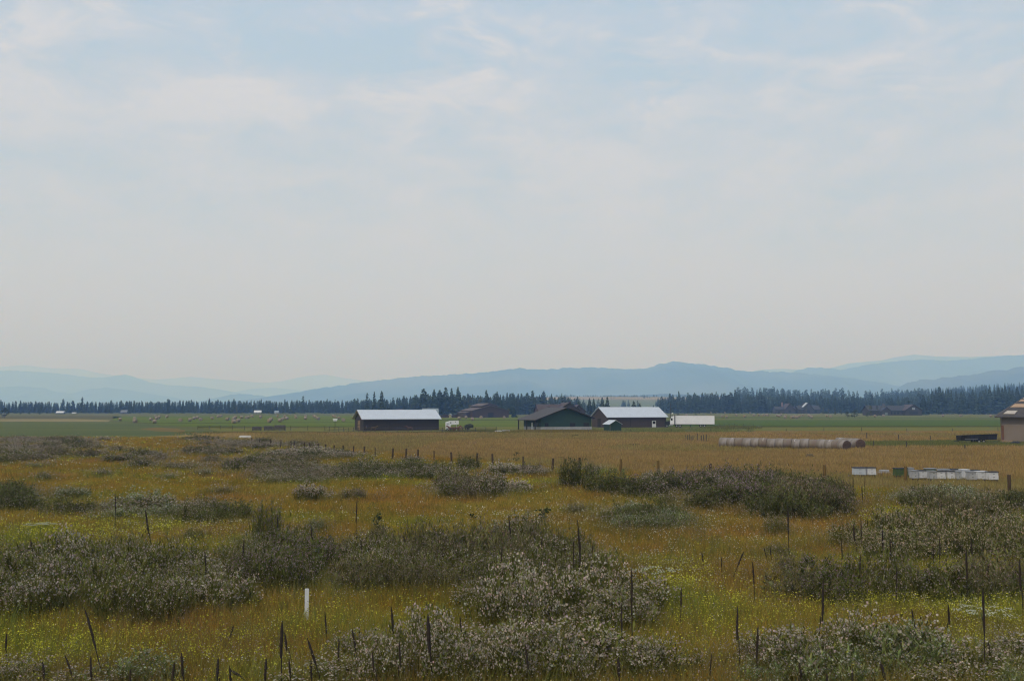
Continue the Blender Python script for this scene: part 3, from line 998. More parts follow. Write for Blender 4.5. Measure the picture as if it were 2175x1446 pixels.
# boards and white odds and ends
def boards(px, py, L_, wd, h, rz, m_, label, cat='boards', name='board_pile', n=3):
    o = empty(name, G(px, py), rz, label, cat)
    for i in range(n):
        MB().box(-L_ / 2 + 0.15 * i, L_ / 2 - 0.1 * i, -wd / 2 + 0.05 * i, wd / 2, h * i / n + 0.002, h * (i + 0.8) / n).build('board', m_, o)
    return o


boards(1058, 917, 2.2, 1.2, 0.45, 0.1, M_white, 'pale board pile in the yard, left one beside the corral panels')
boards(1074, 916, 2.6, 1.0, 0.5, -0.1, M_skirt, 'grey board pile in the yard, between the corral panels and porch')
boards(520, 931.5, 2.9, 1.0, 0.75, 0.2, mat('bleached white board', (0.75, 0.75, 0.75)), 'bright white low stack in weeds where the field fence starts')
boards(1720, 972, 1.2, 0.6, 0.55, 0.1, mat('grey brown boards', (0.13, 0.11, 0.075)), 'small grey plank stack alone in the ripe grass field')
boards(832, 918, 2.6, 0.5, 0.3, 0.3, M_skirt, 'long pale timber on the ground before the left barn', n=2)

# yard light and small marker on a pole
t = empty('yard_light', P(1428, 902, 372), 0, 'tall thin pole with a white lamp above the truck cab', 'yard light')
t.location.z = 0
MB().cyl((-0.4, 1.5, -0.2), (-0.4, 1.5, 8.6), 0.11, 0.08, n=8).build('pole', M_railgrey, t)
MB().cyl((-0.4, 1.5, 4.6), (0.1, 0.3, 4.75), 0.05, n=6).build('arm', M_metal, t)
lump('lamp', M_white, 0.36, 0.36, 0.42, 5, t, 2, 0.02).location = (0.12, 0.25, 4.62)
t = empty('nest_box', G(711.5, 912.5), R(5), 'white nest box on a pole at the corral, left of the barn', 'nest box')
MB().cyl((0, 0, -0.2), (0, 0, 2.75), 0.07, n=6).build('pole', M_railgrey, t)
mm = MB().box(-0.55, 0.55, -0.3, 0.3, 2.75, 3.1)
mm.build('box', M_white, t)
MB().prism([(-0.7, -0.4, 3.1), (0.7, -0.4, 3.1), (0.7, 0, 3.35), (-0.7, 0, 3.35)], (0, 0.35, 0.02)).build('roof', M_white, t)

# white marker post in the foreground weeds
g = G(651, 1319)
t = empty('marker_post', g, R(10), 'plain white flat marker post standing alone in the front weeds', 'marker post')
m = MB()
m.prism([(-0.065, -0.02, -0.1), (0.065, -0.02, -0.1), (0.065, -0.02, 1.04), (0.045, -0.02, 1.06), (-0.045, -0.02, 1.06), (-0.065, -0.02, 1.04)], (0, 0.045, 0))
m.build('post', mat('white marker plastic', (0.62, 0.63, 0.64), (0.5, 0.5, 0.49), scale=4, lo=0.45, hi=0.8, rough=0.5), t)

# ------------------------------------------------------------------ fences
def post(name, p, h, r, m, parent, lean=(0, 0), n=8):
    o = MB().cyl((0, 0, -0.25), (lean[0] * h, lean[1] * h, h), r, r * 0.92, n=n).build(name, m, parent)
    o.location = p
    return o


# (photo x, photo y of the top, radius, lean, yellowed wood?)
POSTS = [(535, 929, .07, 0, 0), (552, 930, .07, 0, 0), (575, 932, .07, 0, 0), (597, 933.5, .07, .03, 0), (618, 936, .07, .0, 0), (625, 936.5, .08, 0, 0), (647, 939, .07, .03, 0), (657, 940.5, .10, 0, 0),
         (676, 942, .11, 0, 0), (692, 943, .10, .02, 0), (710, 945, .10, 0, 0), (729, 945.5, .09, 0, 0), (751, 947, .08, -.03, 0), (774, 947.5, .10, 0, 0), (797, 950, .05, 0, 0), (835, 951.6, .10, .07, 0),
         (863, 952.5, .10, .04, 0), (888, 954, .10, 0, 0), (922, 957, .10, -.03, 1), (958, 960, .10, -.08, 0), (1014, 962, .10, .10, 0), (1045.5, 963.5, .10, -.06, 0), (1111, 969, .07, 0, 0),
         (1175, 973, .10, .08, 0), (1231, 971, .11, -.02, 0), (1319, 974.5, .11, .06, 1), (1398, 978, .11, 0, 1), (1509, 984, .11, 0, 0), (1610, 985, .11, 0, 1), (1751, 987, .14, 0, 1), (1923.5, 990, .13, .02, 1), (2143, 1008, .12, 0, 0), (2330, 1022, .12, 0, 0)]
fa = G(1090, 985)
fence = empty('wire_fence', fa, 0, 'long wire fence of brown wooden posts crossing between weeds and ripe grass field', 'fence')
tops = []
for i, (x, y, r, ln, yl) in enumerate(POSTS):
    yb = interp(FENCE_LINE, x) - 2
    H = 1.55
    q = G(x, y, H)
    base = Vector((q.x - ln * H, q.y, 0.0))
    H2 = H
    o = post('post', base - fa, H2, r * 1.25, M_postgold if yl else M_postwood, fence, (ln, 0))
    tops.append((base, ln))
for k, h in enumerate((0.45, 0.85, 1.25)):
    m = MB()
    for (a, la), (b2, lb) in zip(tops[:-1], tops[1:]):
        m.cyl(a - fa + Vector((la * h, -0.11, h)), b2 - fa + Vector((lb * h, -0.11, h)), 0.0022, n=3)
    m.build('wire', M_wire, fence)


def row_fence(name, pts_px, spacing, h, r, label, rails=(), m=None, rail_r=0.05, wire=True, jitter=0.1, cat='fence'):
    pts = [G(a, b2) for a, b2 in pts_px]
    e = empty(name, pts[0], 0, label, cat)
    m = m or M_railgrey
    allp = []
    for a, b2 in zip(pts[:-1], pts[1:]):
        n = max(1, int(round((b2 - a).length / spacing)))
        for i in range(n):
            allp.append(a + (b2 - a) * (i / n))
    allp.append(pts[-1])
    for p in allp:
        hh = h * random.uniform(1 - jitter, 1 + jitter)
        post('post', p - pts[0], hh, r, m, e, (random.uniform(-.04, .04), 0), n=6)
    for z in rails:
        mm = MB()
        for a, b2 in zip(allp[:-1], allp[1:]):
            mm.cyl(a - pts[0] + Vector((0, -r, z)), b2 - pts[0] + Vector((0, -r, z)), rail_r, n=5)
        mm.build('rail', m, e)
    return e


row_fence('corral_fence', [(690, 915.5), (772, 919), (940, 919.5), (1010, 918), (1054, 917.5)], 3.0, 1.5, 0.07, 'grey rail corral fence running in front of the left barn', (0.45, 0.85, 1.3))
row_fence('rail_fence', [(420, 912), (545, 914), (690, 914)], 5.0, 1.4, 0.08, 'grey rail fence across the pasture, left of the corral', (0.6, 1.15))
M_panel = mat('bleached grey panel wood', (0.12, 0.108, 0.098), (0.07, 0.062, 0.056), scale=2)
# stacked panels leaning on that fence
for k, (xa, xb, h, lb) in enumerate([(536, 556, 1.25, 'shortest grey panel stack at the left end of the rail fence panels'), (561, 581, 1.4, 'middle grey gate panel stack leaning on the pasture rail fence'), (583, 607, 1.65, 'tallest grey gate panel stack leaning on the pasture rail fence')]):
    a, b2 = G(xa, 914.5), G(xb, 914.5)
    e = empty('gate_panel_stack', a, 0, lb, 'gate panels')
    L_ = (b2 - a).length
    for j in range(3):
        mm = MB()
        y = -0.35 - 0.18 * j
        z1 = h * (1 - 0.05 * j)
        for i in range(8):
            z = 0.1 + (z1 - 0.15) * i / 7
            mm.box(0.1 * j, L_ - 0.12 * j, y, y + 0.04, z, z + 0.09)
        for x in (0.1 * j, L_ * 0.5, L_ - 0.12 * j - 0.1):
            mm.box(x, x + 0.1, y + 0.042, y + 0.085, 0.0, z1)
        mm.build('panel', M_panel, e)
row_fence('wire_fence', [(1517, 906.5), (1560, 908), (1600, 908.5)], 3.5, 1.4, 0.06, 'short weathered fence beside the rear end of the white semi trailer', (0.7, 1.2), rail_r=0.03)
row_fence('wire_fence', [(1250, 918.2), (1340, 917.8), (1510, 916), (1670, 915.6), (1830, 915.6), (2120, 916)], 12.0, 1.0, 0.08, 'low wire fence of dark posts along the far side of the ripe grass field', (), jitter=0.25)
row_fence('wire_fence', [(1457, 935), (1472, 937), (1490, 938), (1500, 939)], 1.6, 1.35, 0.08, 'few dark posts standing at the left end of the hay bale row', (), jitter=0.25)
row_fence('wire_fence', [(1841, 934), (1909, 935), (1976, 935), (2090, 936)], 7.0, 1.3, 0.09, 'leaning posts between the hay bale row and the black dump trailer', (), jitter=0.3)
row_fence('wire_fence', [(1856, 949), (1926, 951), (2050, 956)], 7.5, 1.2, 0.1, 'stout posts in front of the black dump trailer, right of the bales', (), jitter=0.2)

# ------------------------------------------------------------------ hay bales
M_bale = mat('net wrapped hay', (0.195, 0.172, 0.146), (0.158, 0.137, 0.114), scale=1.6, detail=7, stretch=(5, 1, 1), bump=0.4, c3=(0.25, 0.225, 0.21), scale3=0.5)
M_bale2 = mat('tanner hay wrap', (0.198, 0.167, 0.134), (0.155, 0.130, 0.102), scale=1.6, detail=7, stretch=(5, 1, 1), bump=0.4, c3=(0.165, 0.13, 0.11), scale3=0.5)
M_baleend = mat('hay bale end', (0.095, 0.062, 0.042), (0.06, 0.04, 0.03), scale=3, detail=8, bump=0.8)
M_wrap = mat('torn white net wrap', (0.36, 0.32, 0.30))


def bale_mesh(r, w, m, seed, n=22):
    """soft edged cylinder along x, a little sagged and lumpy; the flat ends carry the hay end material"""
    v, f, mi = [], [], []
    st = [(-w / 2, .0), (-w / 2, .55), (-w / 2, .93), (-w / 2 + .07, 1.0), (-w * .2, 1.012), (w * .2, 1.012), (w / 2 - .07, 1.0), (w / 2, .93), (w / 2, .55), (w / 2, .0)]
    for (x, k) in st:
        for a in range(n):
            an = 2 * math.pi * a / n
            rr = r * k * (1 + 0.02 * mnoise.noise(Vector((math.cos(an) * 2, math.sin(an) * 2, x * 2 + seed))))
            z = rr * math.sin(an)
            if z < 0:
                z *= 0.95
            v.append((x + (0.02 * math.sin(an * 3 + seed) if k < 0.95 else 0), rr * math.cos(an) * 1.02, z))
    for i in range(len(st) - 1):
        for a in range(n):
            f.append((i * n + a, i * n + (a + 1) % n, (i + 1) * n + (a + 1) % n, (i + 1) * n + a))
            mi.append(1 if i < 2 or i > 6 else 0)
    return np_mesh('hay_bale', v, f, [m, M_baleend], mat_idx=mi, smooth=True)


BR, BW = 0.89, 1.42
bale_variants = [bale_mesh(BR, BW, M_bale, 1.0), bale_mesh(BR * 0.98, BW, M_bale2, 2.0), bale_mesh(BR * 1.01, BW, M_bale, 5.0)]


M_balefar = mat('far hay bale', (0.27, 0.22, 0.16), (0.20, 0.16, 0.12), scale=1.5)


def torn_wrap(parent, seed):
    """a pale strip of loose net over part of the bale"""
    rr = random.Random(seed)
    a0 = rr.uniform(0.3, 1.2)
    x0_ = rr.uniform(-0.6, 0.3)
    v, f = [], []
    for i in range(7):
        an = a0 + i * 0.22
        for s in (0, 1):
            v.append((x0_ + s * rr.uniform(0.1, 0.28), -math.cos(an) * BR * 1.035, math.sin(an) * BR * 1.035))
    for i in range(6):
        f.append((2 * i, 2 * i + 1, 2 * i + 3, 2 * i + 2))
    return obj('net_wrap', np_mesh('net_wrap', v, f, M_wrap), parent)


def bale_row(a_px, b_px, n, group, labels, turn, seed0):
    """bales end to end along a line that bends towards the camera at its right end"""
    a, b2 = G(*a_px), G(*b_px)
    d = (b2 - a).normalized()
    ang = math.atan2(d.y, d.x)
    pos = b2.copy()
    out = []
    for k in range(n):
        bend = -turn * max(0.0, 1 - k / 4.0)
        an = ang + bend
        dv = Vector((math.cos(an), math.sin(an), 0))
        c = pos - dv * (BW * 0.5)
        pos = pos - dv * (BW * 1.005)
        var = bale_variants[(k * 7 + seed0) % 3]
        o = empty('hay_bale', (c.x, c.y + random.uniform(-.06, .06), BR * 0.93 + random.uniform(-.06, .04)), an + random.uniform(-.03, .03), labels(k, n), 'hay bale', group)
        o.rotation_euler.x = random.uniform(-0.5, 0.5) * 0.3
        wr = obj('wrap', var, o)
        wr.name = 'rolled_hay'
        if (k * 5 + seed0) % 4 == 1:
            torn_wrap(o, k + seed0)
        out.append(o)
    return out


def lab_front(k, n):
    if k == 0:
        return 'end bale of the front hay row, round dark face towards us'
    if k == n - 1:
        return 'leftmost round bale of the long front hay row'
    if (k * 5 + 3) % 4 == 1:
        return 'weathered round bale with torn pale wrap, inside the front hay row'
    return 'weathered grey brown round bale inside the long front hay row'


def lab_back(k, n):
    return 'end bale of the rear hay row, dark face beyond the front row' if k == 0 else 'round bale of the rear hay row, behind the front row end'


bale_row((1508, 950), (1799, 956.5), 16, 'round bales lined up end to end in the front row', lab_front, 0.62, 3)
bale_row((1700, 948), (1828, 953.5), 5, 'round bales of the rear row', lab_back, 0.62, 1)

bl_left = [(240 + a / 7.25, 820 + c / 7.25) for a, c in [(110, 508), (330, 500), (340, 537), (590, 508), (640, 543), (675, 492), (710, 472), (655, 464), (830, 467), (1040, 520), (1185, 516), (1250, 490), (1300, 480), (1350, 510), (1525, 488), (1620, 467), (1660, 455), (1765, 505), (1860, 500), (1860, 545), (1930, 525), (1885, 477), (1980, 477), (2050, 482), (2080, 477), (2140, 462)]]
bl_left += [(420 + a / 6.4, 860 + c / 6.4) for a, c in [(735, 150), (855, 160), (975, 212), (995, 190), (1085, 155), (1120, 207), (1160, 186), (1210, 180), (1185, 150), (1335, 165), (1325, 145), (1465, 178), (1468, 150), (1580, 150), (1600, 160), (1635, 182), (1840, 148), (1870, 158), (1920, 175), (1980, 202)]]
bl_right = [(1620 + a / 6.04, 840 + c / 6.04) for a, c in [(10, 250), (45, 245), (95, 215), (185, 255), (235, 240), (290, 276), (370, 276), (410, 270), (440, 277), (470, 265), (515, 250), (600, 260), (820, 260), (870, 266), (1440, 262), (1550, 256), (1265, 212)]]
bl_right += [(1250 + a / 7.25, 850 + c / 7.25) for a, c in [(1230, 190), (1440, 187), (1550, 188), (1650, 186), (1720, 184), (1885, 190), (1970, 188), (2100, 192), (1510, 228), (2060, 248), (2125, 253)]]
bl_right += [(1500 + a / 3.222, 800 + c / 3.222) for a, c in [(1620, 265), (1740, 265), (1945, 268), (1800, 242), (205, 262), (262, 270), (325, 262), (362, 262), (60, 245), (240, 243), (300, 247), (420, 262), (500, 268), (545, 265), (700, 262), (720, 275), (590, 276)]]
bl_mid = [(920 + a / 10.875, 860 + c / 10.875) for a, c in [(760, 285), (1110, 285), (1640, 285), (905, 325), (605, 300)]]
bale_far = [bale_mesh(0.85, 1.5, M_balefar, 9.0), bale_mesh(0.9, 1.5, M_balefar, 12.0)]
for bm_ in bale_far:
    bm_.materials[1] = M_balefar
for pts, group, label in ((bl_left, 'round bales scattered over the left green field', 'small far round hay bale standing alone on the green field left of the barns'),
                          (bl_right, 'round bales scattered over the far right field', 'small far round hay bale on the pale field before the right pines'),
                          (bl_mid, 'round bales by the red brown barn', 'tiny pale bale lying at the foot of the large red brown barn')):
    for k, (x, y) in enumerate(pts):
        g = G(x, y, 0.85)
        o = obj('hay_bale', bale_far[k % 2], None, (g.x, g.y, 0.87), random.uniform(0, 3.1))
        tag(o, label, 'hay bale', group)
        if label.startswith('tiny'):
            o.name = 'hay_bale'

# ------------------------------------------------------------------ beehives
M_hive = mat('white hive paint', (0.58, 0.59, 0.61), (0.48, 0.49, 0.50), scale=2.5, detail=6)
M_hiveblue = mat('bluish hive paint', (0.44, 0.48, 0.52), (0.38, 0.42, 0.46), scale=2.5)
M_hivegrey = mat('grey hive paint', (0.36, 0.37, 0.38), (0.28, 0.29, 0.30), scale=2.5)
M_hivegreen = mat('green hive paint', (0.05, 0.085, 0.03), (0.07, 0.10, 0.04), scale=2.5)
M_lid = mat('black hive lid', (0.035, 0.036, 0.042), (0.06, 0.06, 0.065), scale=2)
M_lidpale = mat('grey tin hive lid', (0.30, 0.31, 0.33), (0.22, 0.23, 0.24), scale=2)


def hive(px, py_top, wpx, m, lid, label, z=1.02, bodies=2, rz=0.12):
    p = G(px, py_top, z)
    w = wpx / F * p.y
    e = empty('beehive', (p.x, p.y, 0), rz, label, 'beehive', 'beehives in the ripe grass')
    zb = 0.35
    hz_ = (z - 0.06 - zb) / bodies
    for k in range(bodies):
        d = 0.012 * k
        o = MB().box(-w / 2 + d, w / 2 - d, -0.3 + d, 0.3 - d, zb + hz_ * k + 0.003, zb + hz_ * (k + 1)).build('hive_box', m, e)
        MB().box(-w * 0.12, w * 0.12, -0.302 + d, -0.301 + d + 0.0005, zb + hz_ * (k + .45), zb + hz_ * (k + .58)).build('hand_hold', M_lid, o)
    MB().box(-w / 2 - 0.03, w / 2 + 0.03, -0.34, 0.34, z - 0.055, z + 0.02).build('lid', lid, e)
    MB().box(-w / 2 - 0.02, w / 2 + 0.02, -0.36, 0.3, zb - 0.06, zb).build('floor_board', m, e)
    MB().box(-w * 0.42, w * 0.42, -0.28, 0.28, -0.1, zb - 0.062).build('pallet', M_railgrey, e)
    return e


hive(1824, 992, 25, M_hiveblue, M_lid, 'pale blue beehive farthest left, set apart with one white hive')
hive(1849, 992, 18, M_hive, M_lid, 'white beehive next to the pale blue one, set apart at left')
hive(1912, 993.5, 27, M_hivegreen, M_lid, 'green beehive with black lid at the left end of the main group')
hive(1930, 993, 16, M_hivegrey, M_lidpale, 'grey lidded hive half behind the yellow fence post')
hive(1941, 998.5, 13, M_hivegrey, M_lidpale, 'grey hive directly left of the first clean white hive')
hive(1957, 998, 19, M_hive, M_lid, 'clean white beehive, first right of the yellow fence post')
hive(1975, 994, 22, M_hivegreen, M_lidpale, 'low green hive in the back, between two white hives', z=1.0)
hive(1980, 999.5, 16, M_hivegrey, M_lidpale, 'dull grey beehive in the gap of the white front row')
hive(1996, 999.5, 18, M_hive, M_lid, 'white front beehive left of the dark upright gap')
hive(2003, 995.5, 20, M_hive, M_lidpale, 'white hive with tin lid in the back of the middle group', z=1.04)
hive(2018, 999.5, 19, M_hive, M_lid, 'white front beehive right of the dark upright gap')
hive(2027, 995.5, 19, M_hive, M_lid, 'white hive with dark lid behind the middle of the front row')
hive(2034, 1000, 10, M_hivegrey, M_lidpale, 'narrow grey hive tucked between two tall white hives')
hive(2048, 996.5, 17, M_hive, M_hive, 'tall all white beehive with no dark lid', z=1.1)
hive(2062, 1001, 16, M_hivegrey, M_lidpale, 'grey hive with stepped boxes left of the last two white hives')
hive(2067, 997.5, 22, M_hivegrey, M_lid, 'grey hive under a wide black lid in the back right')
hive(2083, 1000, 21, M_hive, M_hive, 'white beehive second from the right end')
hive(2107, 1001, 20, M_hive, M_lid, 'white beehive at the far right end of the group')
o = boards(1838, 1008, 1.5, 0.6, 0.62, 0.1, M_hivegrey, 'pale hive boards low in the grass below the two left hives', n=3)
o = boards(1877, 1008, 1.4, 0.6, 0.55, -0.1, M_hivegrey, 'pale hive boards low in the grass left of the green hive', n=3)

# ------------------------------------------------------------------ horses by the corral
def horse_mesh(coat):
    """one skinned body: trunk, neck, head, four jointed legs, tail; facing +x, standing at z = 0"""
    V = [(-0.65, 0, 1.20), (-0.3, 0, 1.16), (0.15, 0, 1.13), (0.5, 0, 1.2), (0.85, 0, 1.5), (1.08, 0, 1.72), (1.22, 0, 1.66), (1.48, 0, 1.42)]
    Rr = [0.25, 0.28, 0.29, 0.27, 0.16, 0.12, 0.12, 0.075]
    E = [(i, i + 1) for i in range(7)]
    for s in (-1, 1):
        i = len(V)
        V += [(-0.72, 0.15 * s, 0.95), (-0.62, 0.16 * s, 0.72), (-0.82, 0.16 * s, 0.48), (-0.76, 0.16 * s, 0.1), (-0.7, 0.16 * s, 0.02)]
        Rr += [0.16, 0.11, 0.06, 0.045, 0.055]
        E += [(0, i), (i, i + 1), (i + 1, i + 2), (i + 2, i + 3), (i + 3, i + 4)]
        i = len(V)
        V += [(0.5, 0.15 * s, 0.92), (0.52, 0.15 * s, 0.5), (0.5, 0.15 * s, 0.1), (0.54, 0.15 * s, 0.02)]
        Rr += [0.11, 0.06, 0.042, 0.055]
        E += [(3, i), (i, i + 1), (i + 1, i + 2), (i + 2, i + 3)]
        i = len(V)
        V += [(1.07, 0.07 * s, 1.86)]
        Rr += [0.03]
        E += [(5, i)]
    me = bpy.data.meshes.new('horse_body')
    me.from_pydata(V, E, [])
    me.update()
    me.materials.append(coat)
    o = bpy.data.objects.new('body', me)
    sk = o.modifiers.new('skin', 'SKIN')
    me.skin_vertices.new() if not me.skin_vertices else None
    for k, r in enumerate(Rr):
        me.skin_vertices[0].data[k].radius = (r, r)
        me.skin_vertices[0].data[k].use_root = (k == 1)
    ss = o.modifiers.new('sub', 'SUBSURF')
    ss.levels = ss.render_levels = 1
    return o


def horse(px, py, rz, coat, mane, label, sc=1.0):
    e = empty('horse', G(px, py), rz, label, 'horse')
    o = horse_mesh(coat)
    link(o, e)
    m = MB()
    m.prism([(0.42, -0.03, 1.46), (0.98, -0.03, 1.86), (1.02, -0.03, 1.78), (0.55, -0.03, 1.32)], (0, 0.06, 0))
    m.build('mane', mane, e)
    MB().prism([(-0.88, -0.05, 1.32), (-0.78, -0.05, 1.36), (-0.92, -0.05, 0.6), (-1.02, -0.05, 0.62)], (0, 0.1, 0)).build('tail', mane, e)
    e.scale = (sc, sc, sc)
    return e


def coat(name, c):
    return mat(name, c, tuple(x * 0.7 for x in c), scale=2, rough=0.6)


M_mane = mat('dark mane', (0.02, 0.014, 0.012))
horse(776, 917, R(80), coat('dark bay coat', (0.035, 0.02, 0.017)), M_mane, 'dark bay horse by the left barn corner, near its tan door')
horse(793, 917, R(20), coat('tan coat', (0.09, 0.058, 0.036)), M_mane, 'tan horse standing before the left part of the dark barn wall')
horse(870, 917, R(190), coat('red bay coat', (0.08, 0.038, 0.03)), mat('pale mane', (0.14, 0.12, 0.10)), 'red bay horse with pale head before the middle of the barn wall')
horse(958, 918, R(175), coat('sorrel coat', (0.13, 0.055, 0.035)), M_mane, 'bright sorrel horse in front of the white stock trailer, left one', 1.05)
horse(970, 918, R(10), coat('chestnut coat', (0.16, 0.06, 0.035)), M_mane, 'chestnut horse in front of the white stock trailer, right one', 1.05)
horse(979, 916, R(120), coat('straw coat', (0.24, 0.16, 0.07)), M_mane, 'straw coloured horse between the stock trailer and flatbed trailer', 0.95)

# ------------------------------------------------------------------ trees
def rand_unit(n, r):
    v = r.normal(size=(n, 3))
    return v / np.linalg.norm(v, axis=1, keepdims=True)


def conifer(seed, whorls, per, Rb, power=0.85, droop=0.25, gap=0.12, z0=0.05, dense=True):
    """unit-height crown of drooping branch sprays; returns verts, tris, tint"""
    r = np.random.default_rng(seed)
    v, f, c = [], [], []
    for w in range(whorls):
        zw = z0 + (0.985 - z0) * (w / (whorls - 1)) ** 0.95
        z = zw
        rad = Rb * max((1 - z), 0.02) ** power * r.uniform(0.75, 1.15) + 0.016
        a0 = r.uniform(0, 6.28)
        for k in range(per):
            if r.random() < gap:
                continue
            a = a0 + 6.283 * k / per + r.uniform(-.3, .3)
            L = rad * r.uniform(0.55, 1.2)
            z = min(0.985, zw + r.uniform(-0.55, 0.55) * 0.95 / whorls)
            ca, sa = math.cos(a), math.sin(a)
            zt = z - droop * L + r.uniform(-.012, .012)
            wd = L * r.uniform(0.28, 0.45) + 0.006
            i = len(v)
            v += [(0, 0, z + 0.02), (ca * L * .6 - sa * wd, sa * L * .6 + ca * wd, z - droop * L * .35), (ca * L, sa * L, zt), (ca * L * .6 + sa * wd, sa * L * .6 - ca * wd, z - droop * L * .35)]
            f += [(i, i + 1, i + 2), (i, i + 2, i + 3)]
            g = r.uniform(0.7, 1.35)
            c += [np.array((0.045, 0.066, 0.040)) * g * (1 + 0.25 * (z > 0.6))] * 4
            if dense:
                i = len(v)
                hd = L * r.uniform(.25, .4) + .01
                v += [(ca * L * .2, sa * L * .2, z + 0.01), (ca * L * .95, sa * L * .95, zt + .005), (ca * L * .55, sa * L * .55, zt - hd)]
                f += [(i, i + 1, i + 2)]
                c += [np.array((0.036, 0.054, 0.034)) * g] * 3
    return np.array(v), np.array(f), np.array(c)


def broad_crown(seed, n, prof, clump, leaf, base, top, squash=0.7, tint=(0.052, 0.068, 0.042), per=18):
    """crown of leaf clumps inside an envelope prof(t)->radius, t from crown bottom to top"""
    r = np.random.default_rng(seed)
    V, C = [], []
    for k in range(n):
        t = r.random() ** 0.9
        z = base + (top - base) * t
        rr = prof(t) * math.sqrt(r.random())
        a = r.uniform(0, 6.28)
        ctr = np.array((math.cos(a) * rr, math.sin(a) * rr, z))
        s = clump * r.uniform(0.6, 1.3)
        g = r.uniform(0.65, 1.4)
        for q in range(per):
            p = ctr + rand_unit(1, r)[0] * s * np.array((1, 1, squash)) * r.random() ** 0.4
            u = rand_unit(1, r)[0] * leaf * r.uniform(.6, 1.3)
            w = np.cross(u, rand_unit(1, r)[0])
            w = w / (np.linalg.norm(w) + 1e-9) * leaf * 0.7
            V += [p - u * .5, p + u * .5, p + w]
            C += [np.array(tint) * g * r.uniform(.85, 1.15)] * 3
    V = np.array(V)
    return V, np.arange(len(V)).reshape(-1, 3), np.array(C)


PRO = {}
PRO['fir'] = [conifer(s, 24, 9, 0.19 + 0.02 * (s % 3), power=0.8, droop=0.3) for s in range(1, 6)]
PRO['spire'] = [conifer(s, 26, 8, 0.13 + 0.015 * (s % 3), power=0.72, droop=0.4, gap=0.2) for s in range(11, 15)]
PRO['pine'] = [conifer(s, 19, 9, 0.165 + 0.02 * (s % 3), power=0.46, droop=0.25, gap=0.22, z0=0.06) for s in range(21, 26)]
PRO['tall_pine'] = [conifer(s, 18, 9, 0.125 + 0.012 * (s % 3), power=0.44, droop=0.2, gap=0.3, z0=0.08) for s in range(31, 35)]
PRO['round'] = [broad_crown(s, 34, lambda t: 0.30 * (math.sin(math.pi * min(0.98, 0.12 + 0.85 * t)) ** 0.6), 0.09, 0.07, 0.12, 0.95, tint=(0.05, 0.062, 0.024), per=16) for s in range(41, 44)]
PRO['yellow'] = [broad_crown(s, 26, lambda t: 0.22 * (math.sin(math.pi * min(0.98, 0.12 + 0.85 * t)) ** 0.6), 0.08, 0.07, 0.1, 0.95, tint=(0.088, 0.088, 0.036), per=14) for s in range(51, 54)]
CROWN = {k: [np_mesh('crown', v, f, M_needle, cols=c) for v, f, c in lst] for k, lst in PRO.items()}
trunk_me = MB().cyl((0, 0, -0.03), (0, 0, 0.97), 0.011, 0.002, n=6).mesh('trunk', M_bark)
trunk_short = MB().cyl((0, 0, -0.03), (0, 0, 0.75), 0.02, 0.006, n=6).mesh('trunk', M_bark)
TREE_NAME = {'fir': 'fir_tree', 'spire': 'spruce_tree', 'pine': 'pine_tree', 'tall_pine': 'pine_tree', 'round': 'leafy_tree', 'yellow': 'young_tree'}
n_tree = 0


def tree(x, y, z, h, kind, label, group=None, wide=1.0, cat='tree'):
    global n_tree
    n_tree += 1
    e = empty(TREE_NAME[kind], (x, y, z), random.uniform(0, 6.28), label, cat, group)
    cm = random.choice(CROWN[kind])
    w = h * wide * random.uniform(0.9, 1.12)
    for nm, me in (('crown', cm), ('trunk', trunk_short if kind in ('round', 'yellow') else trunk_me)):
        o = obj(nm, me, e)
        o.scale = (w, w, h)
    return e


def tree_px(px, top, D, kind, label, group=None, wide=1.0, z=0.0, cat='tree'):
    p = P(px, top, D)
    return tree(p.x, D, z, max(p.z - z, 1.0), kind, label, group, wide, cat)


